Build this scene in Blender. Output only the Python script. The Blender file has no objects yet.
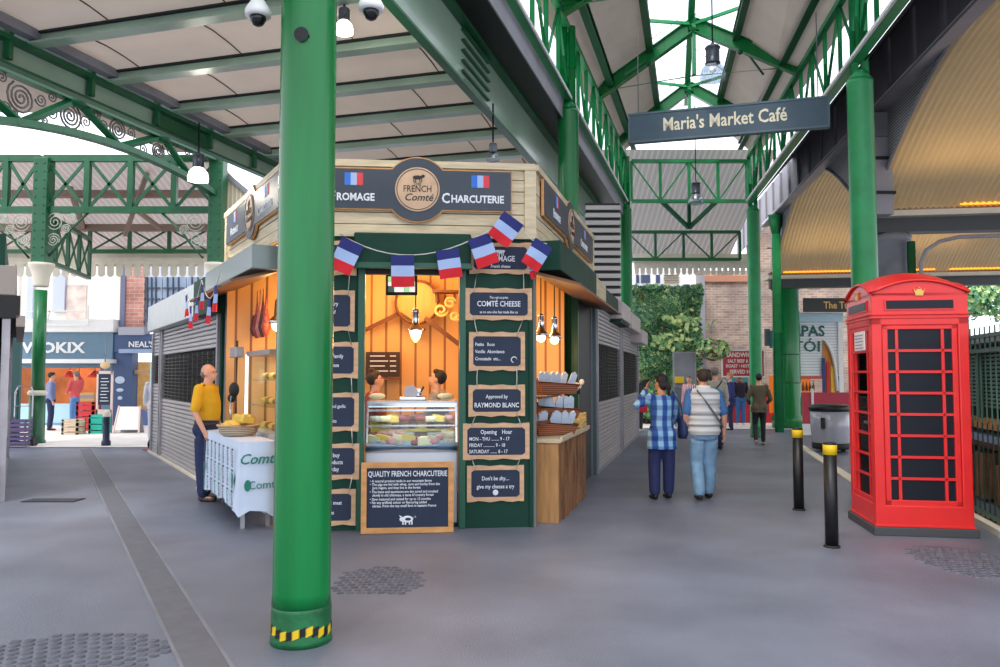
import bpy, bmesh, math, random
from mathutils import Vector, Matrix
R = random.Random(11)
SC = bpy.context.scene
C = SC.collection
PI = math.pi
# ---------------------------------------------------------------- camera model (used to read positions off the photo)
F = 780.0; CX = 500.0; CY = 333.5; HC = 1.6; PT = math.atan(41.5 / F)
def ray(px, py):
    x = (px - CX) / F; u = -(py - CY) / F
    return Vector((x, math.cos(PT) - u * math.sin(PT), math.sin(PT) + u * math.cos(PT)))
def P(px, py, d):
    r = ray(px, py); t = d / r.y
    return Vector((r.x * t, d, HC + r.z * t))
def G(px, py, z=0.0):
    r = ray(px, py); t = (z - HC) / r.z
    return Vector((r.x * t, r.y * t, z))
def L(px, py, a, s):
    r = ray(px, py); t = a / (r.x - s * r.y)
    return Vector((r.x * t, r.y * t, HC + r.z * t))
def zat(py, d, px=500): return P(px, py, d).z
# ---------------------------------------------------------------- materials
def lin(c):
    return tuple(((x / 255.0) / 12.92 if x <= 10 else (((x / 255.0) + 0.055) / 1.055) ** 2.4) for x in c) + (1.0,)
MATS = {}
def mat(name, col, rough=0.5, metal=0.0, var=0.0, scale=6.0, bump=0.0, bscale=None, col2=None, coat=0.0, stretch=None, emit=None, es=0.0, alpha=None, trans=0.0, spec=None):
    if name in MATS: return MATS[name]
    m = bpy.data.materials.new(name); m.use_nodes = True
    nt = m.node_tree; b = nt.nodes['Principled BSDF']; N = nt.nodes; K = nt.links
    b.inputs['Base Color'].default_value = lin(col)
    b.inputs['Roughness'].default_value = rough; b.inputs['Metallic'].default_value = metal
    if spec is not None: b.inputs['Specular IOR Level'].default_value = spec
    if coat: b.inputs['Coat Weight'].default_value = coat; b.inputs['Coat Roughness'].default_value = 0.1
    if trans: b.inputs['Transmission Weight'].default_value = trans
    if alpha is not None: b.inputs['Alpha'].default_value = alpha
    if emit: b.inputs['Emission Color'].default_value = lin(emit); b.inputs['Emission Strength'].default_value = es
    if var or bump or col2:
        tc = N.new('ShaderNodeTexCoord'); mp = N.new('ShaderNodeMapping'); K.new(tc.outputs['Object'], mp.inputs['Vector'])
        if stretch: mp.inputs['Scale'].default_value = stretch
        n1 = N.new('ShaderNodeTexNoise'); n1.inputs['Scale'].default_value = scale; n1.inputs['Detail'].default_value = 5
        K.new(mp.outputs[0], n1.inputs['Vector'])
        if var or col2:
            mx = N.new('ShaderNodeMix'); mx.data_type = 'RGBA'
            c = lin(col)
            if col2: A, B_ = c, lin(col2)
            else:
                A = tuple(x * (1 - var) for x in c[:3]) + (1,); B_ = tuple(min(1, x * (1 + var)) for x in c[:3]) + (1,)
            mx.inputs[6].default_value = A; mx.inputs[7].default_value = B_
            rp = N.new('ShaderNodeValToRGB'); rp.color_ramp.elements[0].position = .32; rp.color_ramp.elements[1].position = .68
            K.new(n1.outputs['Fac'], rp.inputs[0]); K.new(rp.outputs[0], mx.inputs[0]); K.new(mx.outputs[2], b.inputs['Base Color'])
        if bump:
            n2 = N.new('ShaderNodeTexNoise'); n2.inputs['Scale'].default_value = bscale or scale * 4; n2.inputs['Detail'].default_value = 4
            K.new(mp.outputs[0], n2.inputs['Vector'])
            bp = N.new('ShaderNodeBump'); bp.inputs['Strength'].default_value = bump; bp.inputs['Distance'].default_value = 0.02
            K.new(n2.outputs['Fac'], bp.inputs['Height']); K.new(bp.outputs[0], b.inputs['Normal'])
    MATS[name] = m
    return m
def brickmat(name, c1, c2, mortar, w=.22, h=.075, ms=.008):
    if name in MATS: return MATS[name]
    m = bpy.data.materials.new(name); m.use_nodes = True; nt = m.node_tree; N = nt.nodes; K = nt.links; b = N['Principled BSDF']
    tc = N.new('ShaderNodeTexCoord'); mp = N.new('ShaderNodeMapping'); K.new(tc.outputs['Object'], mp.inputs['Vector'])
    mp.inputs['Rotation'].default_value = (math.radians(90), 0, 0)
    br = N.new('ShaderNodeTexBrick'); br.inputs['Scale'].default_value = 1.0
    br.inputs['Brick Width'].default_value = w; br.inputs['Row Height'].default_value = h; br.inputs['Mortar Size'].default_value = ms
    br.inputs['Color1'].default_value = lin(c1); br.inputs['Color2'].default_value = lin(c2); br.inputs['Mortar'].default_value = lin(mortar)
    K.new(mp.outputs[0], br.inputs['Vector'])
    n = N.new('ShaderNodeTexNoise'); n.inputs['Scale'].default_value = 1.3; K.new(tc.outputs['Object'], n.inputs['Vector'])
    mx = N.new('ShaderNodeMix'); mx.data_type = 'RGBA'; mx.blend_type = 'MULTIPLY'; mx.inputs[0].default_value = .8
    rp = N.new('ShaderNodeValToRGB'); rp.color_ramp.elements[0].color = (.45, .45, .48, 1); rp.color_ramp.elements[0].position = .35; rp.color_ramp.elements[1].position = .65
    K.new(n.outputs['Fac'], rp.inputs[0]); K.new(br.outputs['Color'], mx.inputs[6]); K.new(rp.outputs[0], mx.inputs[7])
    K.new(mx.outputs[2], b.inputs['Base Color']); b.inputs['Roughness'].default_value = .85
    bp = N.new('ShaderNodeBump'); bp.inputs['Strength'].default_value = .5; bp.inputs['Distance'].default_value = .01
    K.new(br.outputs['Fac'], bp.inputs['Height']); bp.invert = True; K.new(bp.outputs[0], b.inputs['Normal'])
    MATS[name] = m; return m
def stripemat(name, c1, c2, axis=0, scale=10, rough=.5, rot=None, thresh=.5, soft=.08, bump=0, metal=0):
    if name in MATS: return MATS[name]
    m = bpy.data.materials.new(name); m.use_nodes = True; nt = m.node_tree; N = nt.nodes; K = nt.links; b = N['Principled BSDF']
    tc = N.new('ShaderNodeTexCoord'); mp = N.new('ShaderNodeMapping'); K.new(tc.outputs['Object'], mp.inputs['Vector'])
    if rot: mp.inputs['Rotation'].default_value = rot
    w = N.new('ShaderNodeTexWave'); w.wave_type = 'BANDS'; w.bands_direction = 'XYZ'[axis]; w.inputs['Scale'].default_value = scale
    K.new(mp.outputs[0], w.inputs['Vector'])
    rp = N.new('ShaderNodeValToRGB'); rp.color_ramp.elements[0].color = lin(c1); rp.color_ramp.elements[1].color = lin(c2)
    rp.color_ramp.elements[0].position = thresh - soft; rp.color_ramp.elements[1].position = thresh + soft
    K.new(w.outputs['Fac'], rp.inputs[0]); K.new(rp.outputs[0], b.inputs['Base Color']); b.inputs['Roughness'].default_value = rough; b.inputs['Metallic'].default_value = metal
    if bump:
        bp = N.new('ShaderNodeBump'); bp.inputs['Strength'].default_value = bump; bp.inputs['Distance'].default_value = .01
        K.new(w.outputs['Fac'], bp.inputs['Height']); K.new(bp.outputs[0], b.inputs['Normal'])
    MATS[name] = m; return m
def glassmat(name, col=(235, 245, 245), mixf=.18, rough=.03):
    if name in MATS: return MATS[name]
    m = bpy.data.materials.new(name); m.use_nodes = True; nt = m.node_tree; N = nt.nodes; K = nt.links
    out = N['Material Output']; N.remove(N['Principled BSDF'])
    t = N.new('ShaderNodeBsdfTransparent'); t.inputs[0].default_value = lin(col)
    g = N.new('ShaderNodeBsdfGlossy'); g.inputs['Roughness'].default_value = rough
    mx = N.new('ShaderNodeMixShader'); mx.inputs[0].default_value = mixf
    K.new(t.outputs[0], mx.inputs[1]); K.new(g.outputs[0], mx.inputs[2]); K.new(mx.outputs[0], out.inputs[0])
    MATS[name] = m; return m
# ---------------------------------------------------------------- mesh builder
def frame_from(d, up=Vector((0, 0, 1))):
    d = d.normalized()
    if abs(d.dot(up)) > .98: up = Vector((0, 1, 0))
    x = d.cross(up).normalized(); y = x.cross(d).normalized()
    return x, y
TM = {}
def tmat(o):
    return TM.get(o.name, Matrix())
class MB:
    def __init__(s, M=None): s.v = []; s.f = []; s.m = []; s.sm = []; s.M = M or Matrix()
    def add(s, vs, fs, mi=0, sm=False):
        n = len(s.v); s.v += [tuple(s.M @ Vector(p)) for p in vs]
        for f in fs: s.f.append([n + i for i in f]); s.m.append(mi); s.sm.append(sm)
        return s
    def box(s, x0, x1, y0, y1, z0, z1, mi=0):
        return s.add([(x0,y0,z0),(x1,y0,z0),(x1,y1,z0),(x0,y1,z0),(x0,y0,z1),(x1,y0,z1),(x1,y1,z1),(x0,y1,z1)],
                     [(0,3,2,1),(4,5,6,7),(0,1,5,4),(1,2,6,5),(2,3,7,6),(3,0,4,7)], mi)
    def bar(s, p0, p1, w, h, mi=0, up=Vector((0,0,1))):
        p0 = Vector(p0); p1 = Vector(p1); x, y = frame_from(p1 - p0, Vector(up))
        vs = [p + x*a*w/2 + y*b*h/2 for p in (p0, p1) for a, b in ((-1,-1),(1,-1),(1,1),(-1,1))]
        return s.add(vs, [(0,3,2,1),(4,5,6,7),(0,1,5,4),(1,2,6,5),(2,3,7,6),(3,0,4,7)], mi)
    def ibeam(s, p0, p1, w, h, t=.02, mi=0):
        p0 = Vector(p0); p1 = Vector(p1); x, y = frame_from(p1 - p0)
        s.bar(p0 + y*(h/2), p1 + y*(h/2), w, t, mi); s.bar(p0 - y*(h/2), p1 - y*(h/2), w, t, mi); s.bar(p0, p1, t, h - t, mi)
        return s
    def tube(s, pts, r, n=8, mi=0, closed=False, sm=True):
        pts = [Vector(p) for p in pts]; k = len(pts); rs = r if isinstance(r, (list, tuple)) else [r]*k
        vs = []; up = None
        for i, p in enumerate(pts):
            if closed: d = pts[(i+1) % k] - pts[i-1]
            else: d = pts[min(i+1, k-1)] - pts[max(i-1, 0)]
            if d.length < 1e-9: d = Vector((0,0,1))
            d.normalize()
            if up is None: x, y = frame_from(d)
            else:
                x = up - d*up.dot(d)
                if x.length < 1e-6: x, _ = frame_from(d)
                x.normalize(); y = d.cross(x)
            up = x
            for j in range(n):
                a = 2*PI*j/n; vs.append(p + (x*math.cos(a) + y*math.sin(a))*rs[i])
        fs = []
        for i in range(k if closed else k-1):
            for j in range(n):
                a = i*n + j; b = i*n + (j+1) % n; c = ((i+1) % k)*n + (j+1) % n; d_ = ((i+1) % k)*n + j
                fs.append((a, b, c, d_))
        s.add(vs, fs, mi, sm)
        if not closed:
            m = len(s.v) - k*n
            s.f.append([m + j for j in reversed(range(n))]); s.m.append(mi); s.sm.append(False)
            s.f.append([m + (k-1)*n + j for j in range(n)]); s.m.append(mi); s.sm.append(False)
        return s
    def cyl(s, p0, p1, r0, r1=None, n=16, mi=0): return s.tube([p0, p1], [r0, r0 if r1 is None else r1], n, mi)
    def lathe(s, prof, c=(0,0,0), n=24, mi=0, sm=True, cap=True):
        c = Vector(c); vs = [c + Vector((r*math.cos(2*PI*j/n), r*math.sin(2*PI*j/n), z)) for r, z in prof for j in range(n)]
        fs = [(i*n+j, i*n+(j+1)%n, (i+1)*n+(j+1)%n, (i+1)*n+j) for i in range(len(prof)-1) for j in range(n)]
        k = len(prof)
        s.add(vs, fs, mi, sm)
        if cap:
            m = len(s.v) - k*n
            s.f.append([m+j for j in reversed(range(n))]); s.m.append(mi); s.sm.append(False)
            s.f.append([m+(k-1)*n+j for j in range(n)]); s.m.append(mi); s.sm.append(False)
        return s
    def prism(s, pts, o=(0,0,0), ux=(1,0,0), uy=(0,0,1), dep=.01, mi=0):
        o = Vector(o); ux = Vector(ux); uy = Vector(uy); nn = ux.cross(uy).normalized()*dep
        a = [o + ux*p[0] + uy*p[1] for p in pts]; k = len(a)
        if sum(pts[i][0]*pts[(i+1)%k][1] - pts[(i+1)%k][0]*pts[i][1] for i in range(k)) < 0: a.reverse()
        b = [p - nn for p in a]          # front face at o, thickness goes backwards
        fs = [tuple(range(k)), tuple(reversed(range(k, 2*k)))] + [(i, i+k, (i+1)%k+k, (i+1)%k) for i in range(k)]
        return s.add(a + b, fs, mi)
    def ell(s, c, r, n=12, mi=0, M=None):
        c = Vector(c); r = (r, r, r) if not isinstance(r, (tuple, list)) else r; h = max(6, n//2 + 1)
        vs = []
        for i in range(1, h):
            t = PI*i/h
            for j in range(n):
                a = 2*PI*j/n; q = Vector((r[0]*math.sin(t)*math.cos(a), r[1]*math.sin(t)*math.sin(a), r[2]*math.cos(t)))
                if M: q = M @ q
                vs.append(c + q)
        q0 = Vector((0,0,r[2])); q1 = -q0
        if M: q0 = M @ q0; q1 = M @ q1
        vs += [c + q0, c + q1]; T = (h-1)*n
        fs = [(i*n+j, (i+1)*n+j, (i+1)*n+(j+1)%n, i*n+(j+1)%n) for i in range(h-2) for j in range(n)]
        fs += [(T, j, (j+1)%n) for j in range(n)] + [(T+1, (h-2)*n+(j+1)%n, (h-2)*n+j) for j in range(n)]
        return s.add(vs, fs, mi, True)
    def loft(s, secs, n=14, mi=0):        # secs: (centre, rx, ry) horizontal ellipses
        vs = [Vector(c) + Vector((rx*math.cos(2*PI*j/n), ry*math.sin(2*PI*j/n), 0)) for c, rx, ry in secs for j in range(n)]
        k = len(secs)
        fs = [(i*n+j, i*n+(j+1)%n, (i+1)*n+(j+1)%n, (i+1)*n+j) for i in range(k-1) for j in range(n)]
        s.add(vs, fs + [tuple(reversed(range(n))), tuple((k-1)*n+j for j in range(n))], mi, True)
        return s
    def grid(s, fn, nu, nv, mi=0, sm=True):
        vs = [fn(i/nu, j/nv) for i in range(nu+1) for j in range(nv+1)]
        fs = [(i*(nv+1)+j, (i+1)*(nv+1)+j, (i+1)*(nv+1)+j+1, i*(nv+1)+j+1) for i in range(nu) for j in range(nv)]
        return s.add(vs, fs, mi, sm)
    def text(s, t, o, size, ux=(1,0,0), uy=(0,0,1), mi=0, align='CENTER', sx=1.0, ext=.002, bold=0.0, shear=0.0):
        cu = bpy.data.curves.new('t', 'FONT'); cu.body = t; cu.size = size; cu.align_x = align; cu.resolution_u = 2
        cu.offset = bold; cu.extrude = ext; cu.shear = shear
        ob = bpy.data.objects.new('t', cu); C.objects.link(ob)
        dg = bpy.context.evaluated_depsgraph_get(); me = bpy.data.meshes.new_from_object(ob.evaluated_get(dg))
        o = Vector(o); ux = Vector(ux).normalized(); uy = Vector(uy).normalized(); nz = ux.cross(uy)
        s.add([o + ux*v.co.x*sx + uy*v.co.y + nz*v.co.z for v in me.vertices], [tuple(p.vertices) for p in me.polygons], mi)
        bpy.data.objects.remove(ob); bpy.data.curves.remove(cu); bpy.data.meshes.remove(me)
        return s
    def mesh(s, name, mats):
        me = bpy.data.meshes.new(name); me.from_pydata(s.v, [], s.f)
        for m in (mats if isinstance(mats, (list, tuple)) else [mats]): me.materials.append(m)
        me.polygons.foreach_set('material_index', s.m); me.polygons.foreach_set('use_smooth', s.sm); me.update()
        return me
    def build(s, name, mats, parent=None, bevel=0, label=None, solid=0):
        o = bpy.data.objects.new(name, s.mesh(name, mats)); C.objects.link(o)
        if parent is not None: o.parent = parent
        if bevel:
            b = o.modifiers.new('bevel', 'BEVEL'); b.width = bevel; b.segments = 2; b.limit_method = 'ANGLE'; b.harden_normals = False
        if label: o['label'] = label
        return o
def thing(name, label, cat, loc=(0,0,0), rotz=0.0, group=None):
    o = bpy.data.objects.new(name, None); C.objects.link(o); o.empty_display_size = .1
    o.location = loc; o.rotation_euler = (0,0,rotz); o['label'] = label; o['category'] = cat
    if group: o['group'] = group
    TM[o.name] = Matrix.Translation(Vector(loc)) @ Matrix.Rotation(rotz, 4, 'Z')
    return o
def W(parent): return MB(tmat(parent).inverted())        # builder fed with world coordinates
def tag(o, label, cat, group=None, kind=None):
    o['label'] = label; o['category'] = cat
    if group: o['group'] = group
    if kind: o['kind'] = kind
    return o
def struct(mb, name, mats, bevel=0, label=None):
    o = mb.build(name, mats, None, bevel); o['kind'] = 'structure'
    if label: o['label'] = label
    return o
def sthing(name, loc=(0,0,0), rotz=0.0, label=None):
    o = bpy.data.objects.new(name, None); C.objects.link(o); o.location = loc; o.rotation_euler = (0,0,rotz); o['kind'] = 'structure'
    if label: o['label'] = label
    TM[o.name] = Matrix.Translation(Vector(loc)) @ Matrix.Rotation(rotz, 4, 'Z')
    return o
def dup(root, loc, rotz=None, label=None, group=None):
    r = root.copy(); C.objects.link(r); r.location = loc
    if rotz is not None: r.rotation_euler = (0,0,rotz)
    if label: r['label'] = label
    if group: r['group'] = group
    for ch in list(root.children):
        c = ch.copy(); C.objects.link(c); c.parent = r
        for g in ch.children:
            e = g.copy(); C.objects.link(e); e.parent = c
    return r
def remesh(mb, name, mats, parent, voxel=.012, smooth=4, label=None, noise=0.0):
    me = mb.mesh('tmp', mats); ob = bpy.data.objects.new('tmp', me); C.objects.link(ob)
    m = ob.modifiers.new('r', 'REMESH'); m.mode = 'VOXEL'; m.voxel_size = voxel; m.use_smooth_shade = True
    if smooth: q = ob.modifiers.new('s', 'SMOOTH'); q.factor = .5; q.iterations = smooth
    dg = bpy.context.evaluated_depsgraph_get(); me2 = bpy.data.meshes.new_from_object(ob.evaluated_get(dg))
    bpy.data.objects.remove(ob); bpy.data.meshes.remove(me)
    me2.name = name; me2.materials.clear()
    for q in (mats if isinstance(mats, (list, tuple)) else [mats]): me2.materials.append(q)
    for p in me2.polygons: p.use_smooth = True
    o = bpy.data.objects.new(name, me2); C.objects.link(o)
    if parent is not None: o.parent = parent
    if label: o['label'] = label
    return o
class Fr:                                                # a facade: u along it, -y out towards the viewer
    def __init__(s, a, b):
        a = Vector((a[0], a[1], 0)); b = Vector((b[0], b[1], 0)); s.o = a; s.len = (b-a).length; s.rz = math.atan2(b.y-a.y, b.x-a.x)
        s.M = Matrix.Translation(a) @ Matrix.Rotation(s.rz, 4, 'Z'); s.I = s.M.inverted()
    def w(s, u, y, z): return s.M @ Vector((u, y, z))
    def uz(s, px, py, out=0.0):
        r = s.I.to_3x3() @ ray(px, py); c = s.I @ Vector((0, 0, HC)); t = (-out - c.y)/r.y
        p = c + r*t; return p.x, p.z
    def thing(s, name, label, cat, u=0, y=0, z=0, group=None, rot=0.0): return thing(name, label, cat, s.w(u, y, z), s.rz + rot, group)
def light(kind, loc, power, col=(255,255,255), size=.2, parent=None, sizey=None, rot=None, name='lamp_light'):
    l = bpy.data.lights.new(name, kind); l.energy = power; l.color = lin(col)[:3]
    if kind == 'AREA':
        l.size = size
        if sizey: l.shape = 'RECTANGLE'; l.size_y = sizey
    elif kind == 'POINT': l.shadow_soft_size = size
    o = bpy.data.objects.new(name, l); C.objects.link(o); o.location = loc
    if rot: o.rotation_euler = rot
    if parent is not None: o.parent = parent
    return o
# ---------------------------------------------------------------- palette
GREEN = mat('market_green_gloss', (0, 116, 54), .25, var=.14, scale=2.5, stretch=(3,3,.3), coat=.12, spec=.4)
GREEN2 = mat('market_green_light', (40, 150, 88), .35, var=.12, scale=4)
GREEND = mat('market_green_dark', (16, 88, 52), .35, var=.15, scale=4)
GREENP = mat('plate_green', (146, 172, 152), .28, var=.15, scale=1.2, coat=.3)
KGREEN = mat('kiosk_green', (2, 56, 42), .6, spec=.3, var=.12, scale=3, bump=.1)
KBLACK = mat('kiosk_black', (18, 26, 26), .5)
PINE = mat('pale_pine', (205, 190, 158), .6, var=.16, scale=3, stretch=(1,1,9), bump=.15)
PINEF = mat('frame_pine', (205, 165, 128), .6, var=.15, scale=6, stretch=(1,1,4), bump=.1)
PINEO = mat('orange_pine', (205, 148, 88), .55, var=.2, scale=5, stretch=(1,1,3), bump=.1)
OAK = mat('warm_oak', (222, 160, 92), .55, var=.28, scale=4, stretch=(5,5,1), bump=.2)
BROWN = mat('brown_crate_wood', (140, 98, 64), .7, var=.45, scale=4, stretch=(4,4,.6), bump=.3)
SLATE = mat('chalkboard_blue', (31, 44, 68), .7, var=.12, scale=5)
NAVY = mat('sign_navy', (46, 58, 72), .45, var=.08, scale=3)
CHALK = mat('chalk_white', (226, 230, 236), .9)
CREAM = mat('cream_paint', (226, 218, 198), .6, var=.06, scale=4)
WHITE = mat('white_paint', (235, 235, 232), .6, var=.03)
def transl(m, k):  # translucent share added so daylight from above brightens the ceilings
    nt = m.node_tree; b = nt.nodes['Principled BSDF']; out = nt.nodes['Material Output']
    t = nt.nodes.new('ShaderNodeBsdfTranslucent'); mx = nt.nodes.new('ShaderNodeMixShader'); mx.inputs[0].default_value = k
    t.inputs[0].default_value = tuple(b.inputs['Base Color'].default_value)
    nt.links.new(b.outputs[0], mx.inputs[1]); nt.links.new(t.outputs[0], mx.inputs[2]); nt.links.new(mx.outputs[0], out.inputs[0]); return m
BEIGE = transl(mat('ceiling_beige', (226, 208, 192), .8, var=.06, scale=1.5), .13)
BEIGE2 = transl(mat('avenue_beige', (216, 200, 188), .8, var=.08, scale=1.2), .07)
SEAM = mat('dark_seam', (90, 78, 72), .8)
STEEL = mat('galvanised_steel', (168, 166, 172), .38, metal=.55, var=.08, scale=6)
STEELD = mat('dark_grille', (38, 42, 42), .5, metal=.3)
BLACK = mat('black_paint', (16, 17, 20), .45)
BLACKM = mat('soft_black', (30, 31, 34), .7, bump=.1, scale=20)
GREYP = mat('grey_plate', (128, 130, 138), .45, var=.18, scale=2)
GREYL = mat('light_grey_plate', (150, 148, 156), .5, var=.12, scale=2)
RED = mat('phonebox_red', (222, 34, 34), .4, var=.05, scale=5, coat=.2)
GOLD = mat('gilt', (212, 172, 92), .4, metal=.4)
YEL = mat('band_yellow', (226, 190, 20), .5)
ROPE = mat('pale_cord', (205, 205, 195), .8)
FBLUE = mat('flag_blue', (32, 40, 110), .8); FWHITE = mat('flag_white', (160, 184, 224), .8); FRED = mat('flag_red', (205, 25, 40), .8)
SBLUE = mat('sign_blue', (40, 110, 205), .6); SRED = mat('sign_red', (215, 60, 70), .6)
CHROME = mat('chrome', (200, 202, 205), .15, metal=1)
GLASS = glassmat('clear_glass', mixf=.06)
GLASSR = glassmat('roof_glass', (250, 252, 255), .04, .3)
BULB = mat('lit_bulb', (255, 240, 210), .4, emit=(255, 214, 140), es=14)
BULBW = mat('lit_globe', (255, 255, 250), .4, emit=(255, 250, 238), es=4)
FROST = glassmat('frosted_shade', (215, 225, 232), .25, .25)
# ================================================================ CAMERA, SKY
cam = bpy.data.cameras.new('camera'); co = bpy.data.objects.new('camera', cam); C.objects.link(co)
cam.sensor_width = 36; cam.lens = 36*F/1000; co.location = (0, 0, HC); co.rotation_euler = (PI/2 + PT, 0, 0)
cam.clip_end = 300; SC.camera = co
w = bpy.data.worlds.new('sky'); SC.world = w; w.use_nodes = True; nt = w.node_tree
bg = nt.nodes['Background']; bg.inputs[0].default_value = lin((236, 240, 250)); bg.inputs[1].default_value = 2.3
sun = light('SUN', (0,0,20), 1.6, (255, 246, 232), name='soft_sun'); sun.data.angle = math.radians(12); sun.rotation_euler = (math.radians(38), 0, math.radians(-25))
SC.view_settings.view_transform = 'Standard'; SC.view_settings.look = 'None'; SC.view_settings.gamma = 1; SC.view_settings.exposure = 0.0
SC.view_settings.use_curve_mapping = False
# avenue left row of columns: X = -2.486 + .286 Y ; right row: X = 3.447 + .152 Y ; viaduct edge X = 4.65 + .153 Y
AL, SL = -2.486, .286
AR, SR = 3.447, .152
AV, SV = 4.65, .153
def ll(a, Y, z=0, s=SL): return Vector((a + s*Y, Y, z))
# ---------------------------------------------------------------- ground
ASPH = mat('asphalt', (112, 117, 131), .42, var=.22, scale=.9, bump=.35, bscale=90)
PAVE = mat('pale_paving', (225, 218, 212), .8, var=.08, scale=2)
struct(MB().box(-60, 60, -12, 60, -.2, 0), 'floor', ASPH)
a, b, c_, d_ = G(20, 449), G(168, 449), G(168, 400), G(20, 400)
struct(MB().add([(-40, 17.6, .012), (b.x, 17.3, .012), (-4, 30, .012), (-40, 30, .012)], [(0,1,2,3)]), 'street_paving', PAVE)
struct(MB().add([(4.2, 23.5, .012), (14, 22.2, .012), (16, 40, .012), (4, 40, .012)], [(0,1,2,3)]), 'yard_paving', PAVE)
# long channel along the floor
DK = mat('channel_dark', (98, 100, 109), .5, var=.1, scale=8); DK2 = mat('cover_dark', (70, 72, 80), .5, var=.15, scale=8)
p0, p1 = G(85, 449), G(207, 668)
dv = (p1 - p0).normalized(); nx = Vector((dv.y, -dv.x, 0)); p1 = p1 + dv*3
mb = MB()
mb.add([p0 - nx*.11 + Vector((0,0,.004)), p1 - nx*.11 + Vector((0,0,.004)), p1 + nx*.11 + Vector((0,0,.004)), p0 + nx*.11 + Vector((0,0,.004))], [(0,1,2,3)], 0)
for o_ in (-.12, .12): mb.bar(p0 + nx*o_ + Vector((0,0,.004)), p1 + nx*o_ + Vector((0,0,.004)), .02, .012, 1)
tag(mb.build('drainage_channel', [DK, GREYP]), 'long dark drainage channel with pale edges running along the floor at left', 'drain')
def manhole(px0, px1, py, label, dd=.45):
    a = G(px0, py); b = G(px1, py); w_ = (b-a).length; c = (a+b)/2
    t = thing('manhole_cover', label, 'manhole cover', c)
    MB().box(-w_/2, w_/2, -dd/2, dd/2, .001, .008).build('rim', BLACKM, t)
    m = MB().box(-w_/2+.03, w_/2-.03, -dd/2+.03, dd/2-.03, .006, .012)
    for i in range(10): m.box(-w_/2+.06+i*(w_-.12)/10, -w_/2+.06+(i+.55)*(w_-.12)/10, -dd/2+.06, dd/2-.06, .011, .016)
    m.build('cover_plate', DK2, t)
manhole(27, 80, 500.5, 'long dark rectangular manhole cover in the floor at left of the channel', .28)
COB = mat('cobble_stone', (88, 91, 102), .5, var=.35, scale=14)
def cobbles(cx, cy, rx, ry, label, n=11):
    c = G(cx, cy); a = G(cx - rx, cy); b = G(cx, cy + ry); A = abs((a-c).x); B = abs((b-c).y)
    m = MB(Matrix.Translation(c)); st = .075
    for i in range(-int(A/st), int(A/st)+1):
        for j in range(-int(B*1.6/st), int(B*1.6/st)+1):
            x = i*st + (j % 2)*st/2; y = j*st + .12*math.cos(x*2.2)
            if (x/A)**2 + (y/(B*1.6))**2 > 1: continue
            r = .030 + R.random()*.008
            m.lathe([(r*1.05, -.01), (r, .003), (r*.6, .008)], (x, y, 0), 7)
    o = m.build('cobble_patch', COB); o['kind'] = 'structure'; o['label'] = label
cobbles(70, 655, 95, 16, 'fan of worn cobbles let into the asphalt at the bottom left')
cobbles(378, 581, 46, 10, 'small patch of cobbles behind the big green column')
cobbles(968, 562, 46, 12, 'patch of cobbles in front of the telephone box')
# kerb leading past the bin
kp = [G(800, 446), G(1040, 590)]
struct(MB().bar(kp[0] + Vector((0,0,.01)), G(862, 487) + Vector((0,0,.01)), .16, .03), 'kerb_strip', CREAM)

# ================================================================ COLUMNS
BASEG = mat('worn_base_green', (14, 96, 52), .4, var=.3, scale=7, bump=.2)
def column(x, y, r, label, ztop=5.9, tape=False, upper=7.3, mt=GREEN):
    t = thing('iron_column', label, 'column', (x, y, 0), 0, None)
    MB().lathe([(r*1.03, .22), (r, .3), (r*.985, ztop-.06), (r*1.02, ztop-.05), (r*1.02, ztop)], n=40).build('shaft', mt, t)
    MB().lathe([(r*1.07, 0), (r*1.07, .03), (r*1.04, .05), (r*1.04, .2), (r*1.02, .24)], n=40).build('base', BASEG, t)
    if upper:
        for s_ in (-1, 1): MB().cyl((s_*r*.42, 0, ztop), (s_*r*.42, 0, upper), r*.33, n=16).build('upper_tube', mt, t)
        MB().lathe([(r*.5, ztop), (r*.9, ztop+.02), (r*.5, ztop+.14)], n=24).build('cap', mt, t)
    if tape:
        m = MB(); n = 26
        for k in range(n):
            a0 = -PI + k*2*PI/n*.9; h0 = .055 + .012*math.sin(k*.9); pts = []
            for a_, zz in ((a0, h0), (a0 + .24, h0), (a0 + .24, h0+.05), (a0, h0+.05)): pts.append((r*1.055*math.cos(a_), r*1.055*math.sin(a_), zz + (a_-a0)*.06))
            m.add(pts, [(0,1,2,3)], 0 if k % 2 else 1)
        m.build('hazard_tape', [YEL, BLACK], t, label='worn black and yellow hazard tape')
        MB().cyl((0, -r*.9, 3.66), (0, -r*1.12, 3.66), .045, n=16).build('boss', BLACKM, t)
    return t
c1 = G(301, 640)
C1 = column(c1.x, c1.y, .172, 'thick glossy green iron column in the foreground with hazard tape at its foot', tape=True)
C2 = column(-2.486+.286*12.5+.02, 12.5, .17, 'green iron column rising through the kiosk roof')
C3 = column(-2.486+.286*20.1, 20.1, .16, 'far green iron column behind the right-hand shutters, left of the ivy')
C4 = column(3.447+.152*11.0+.05, 11.0, .178, 'thick bright green column behind the red telephone box', ztop=5.82, mt=GREEN2)
C5 = column(3.447+.152*20.2+.1, 20.2, .16, 'slim green column beside the woman in the olive jacket', mt=GREEN2)
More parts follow.
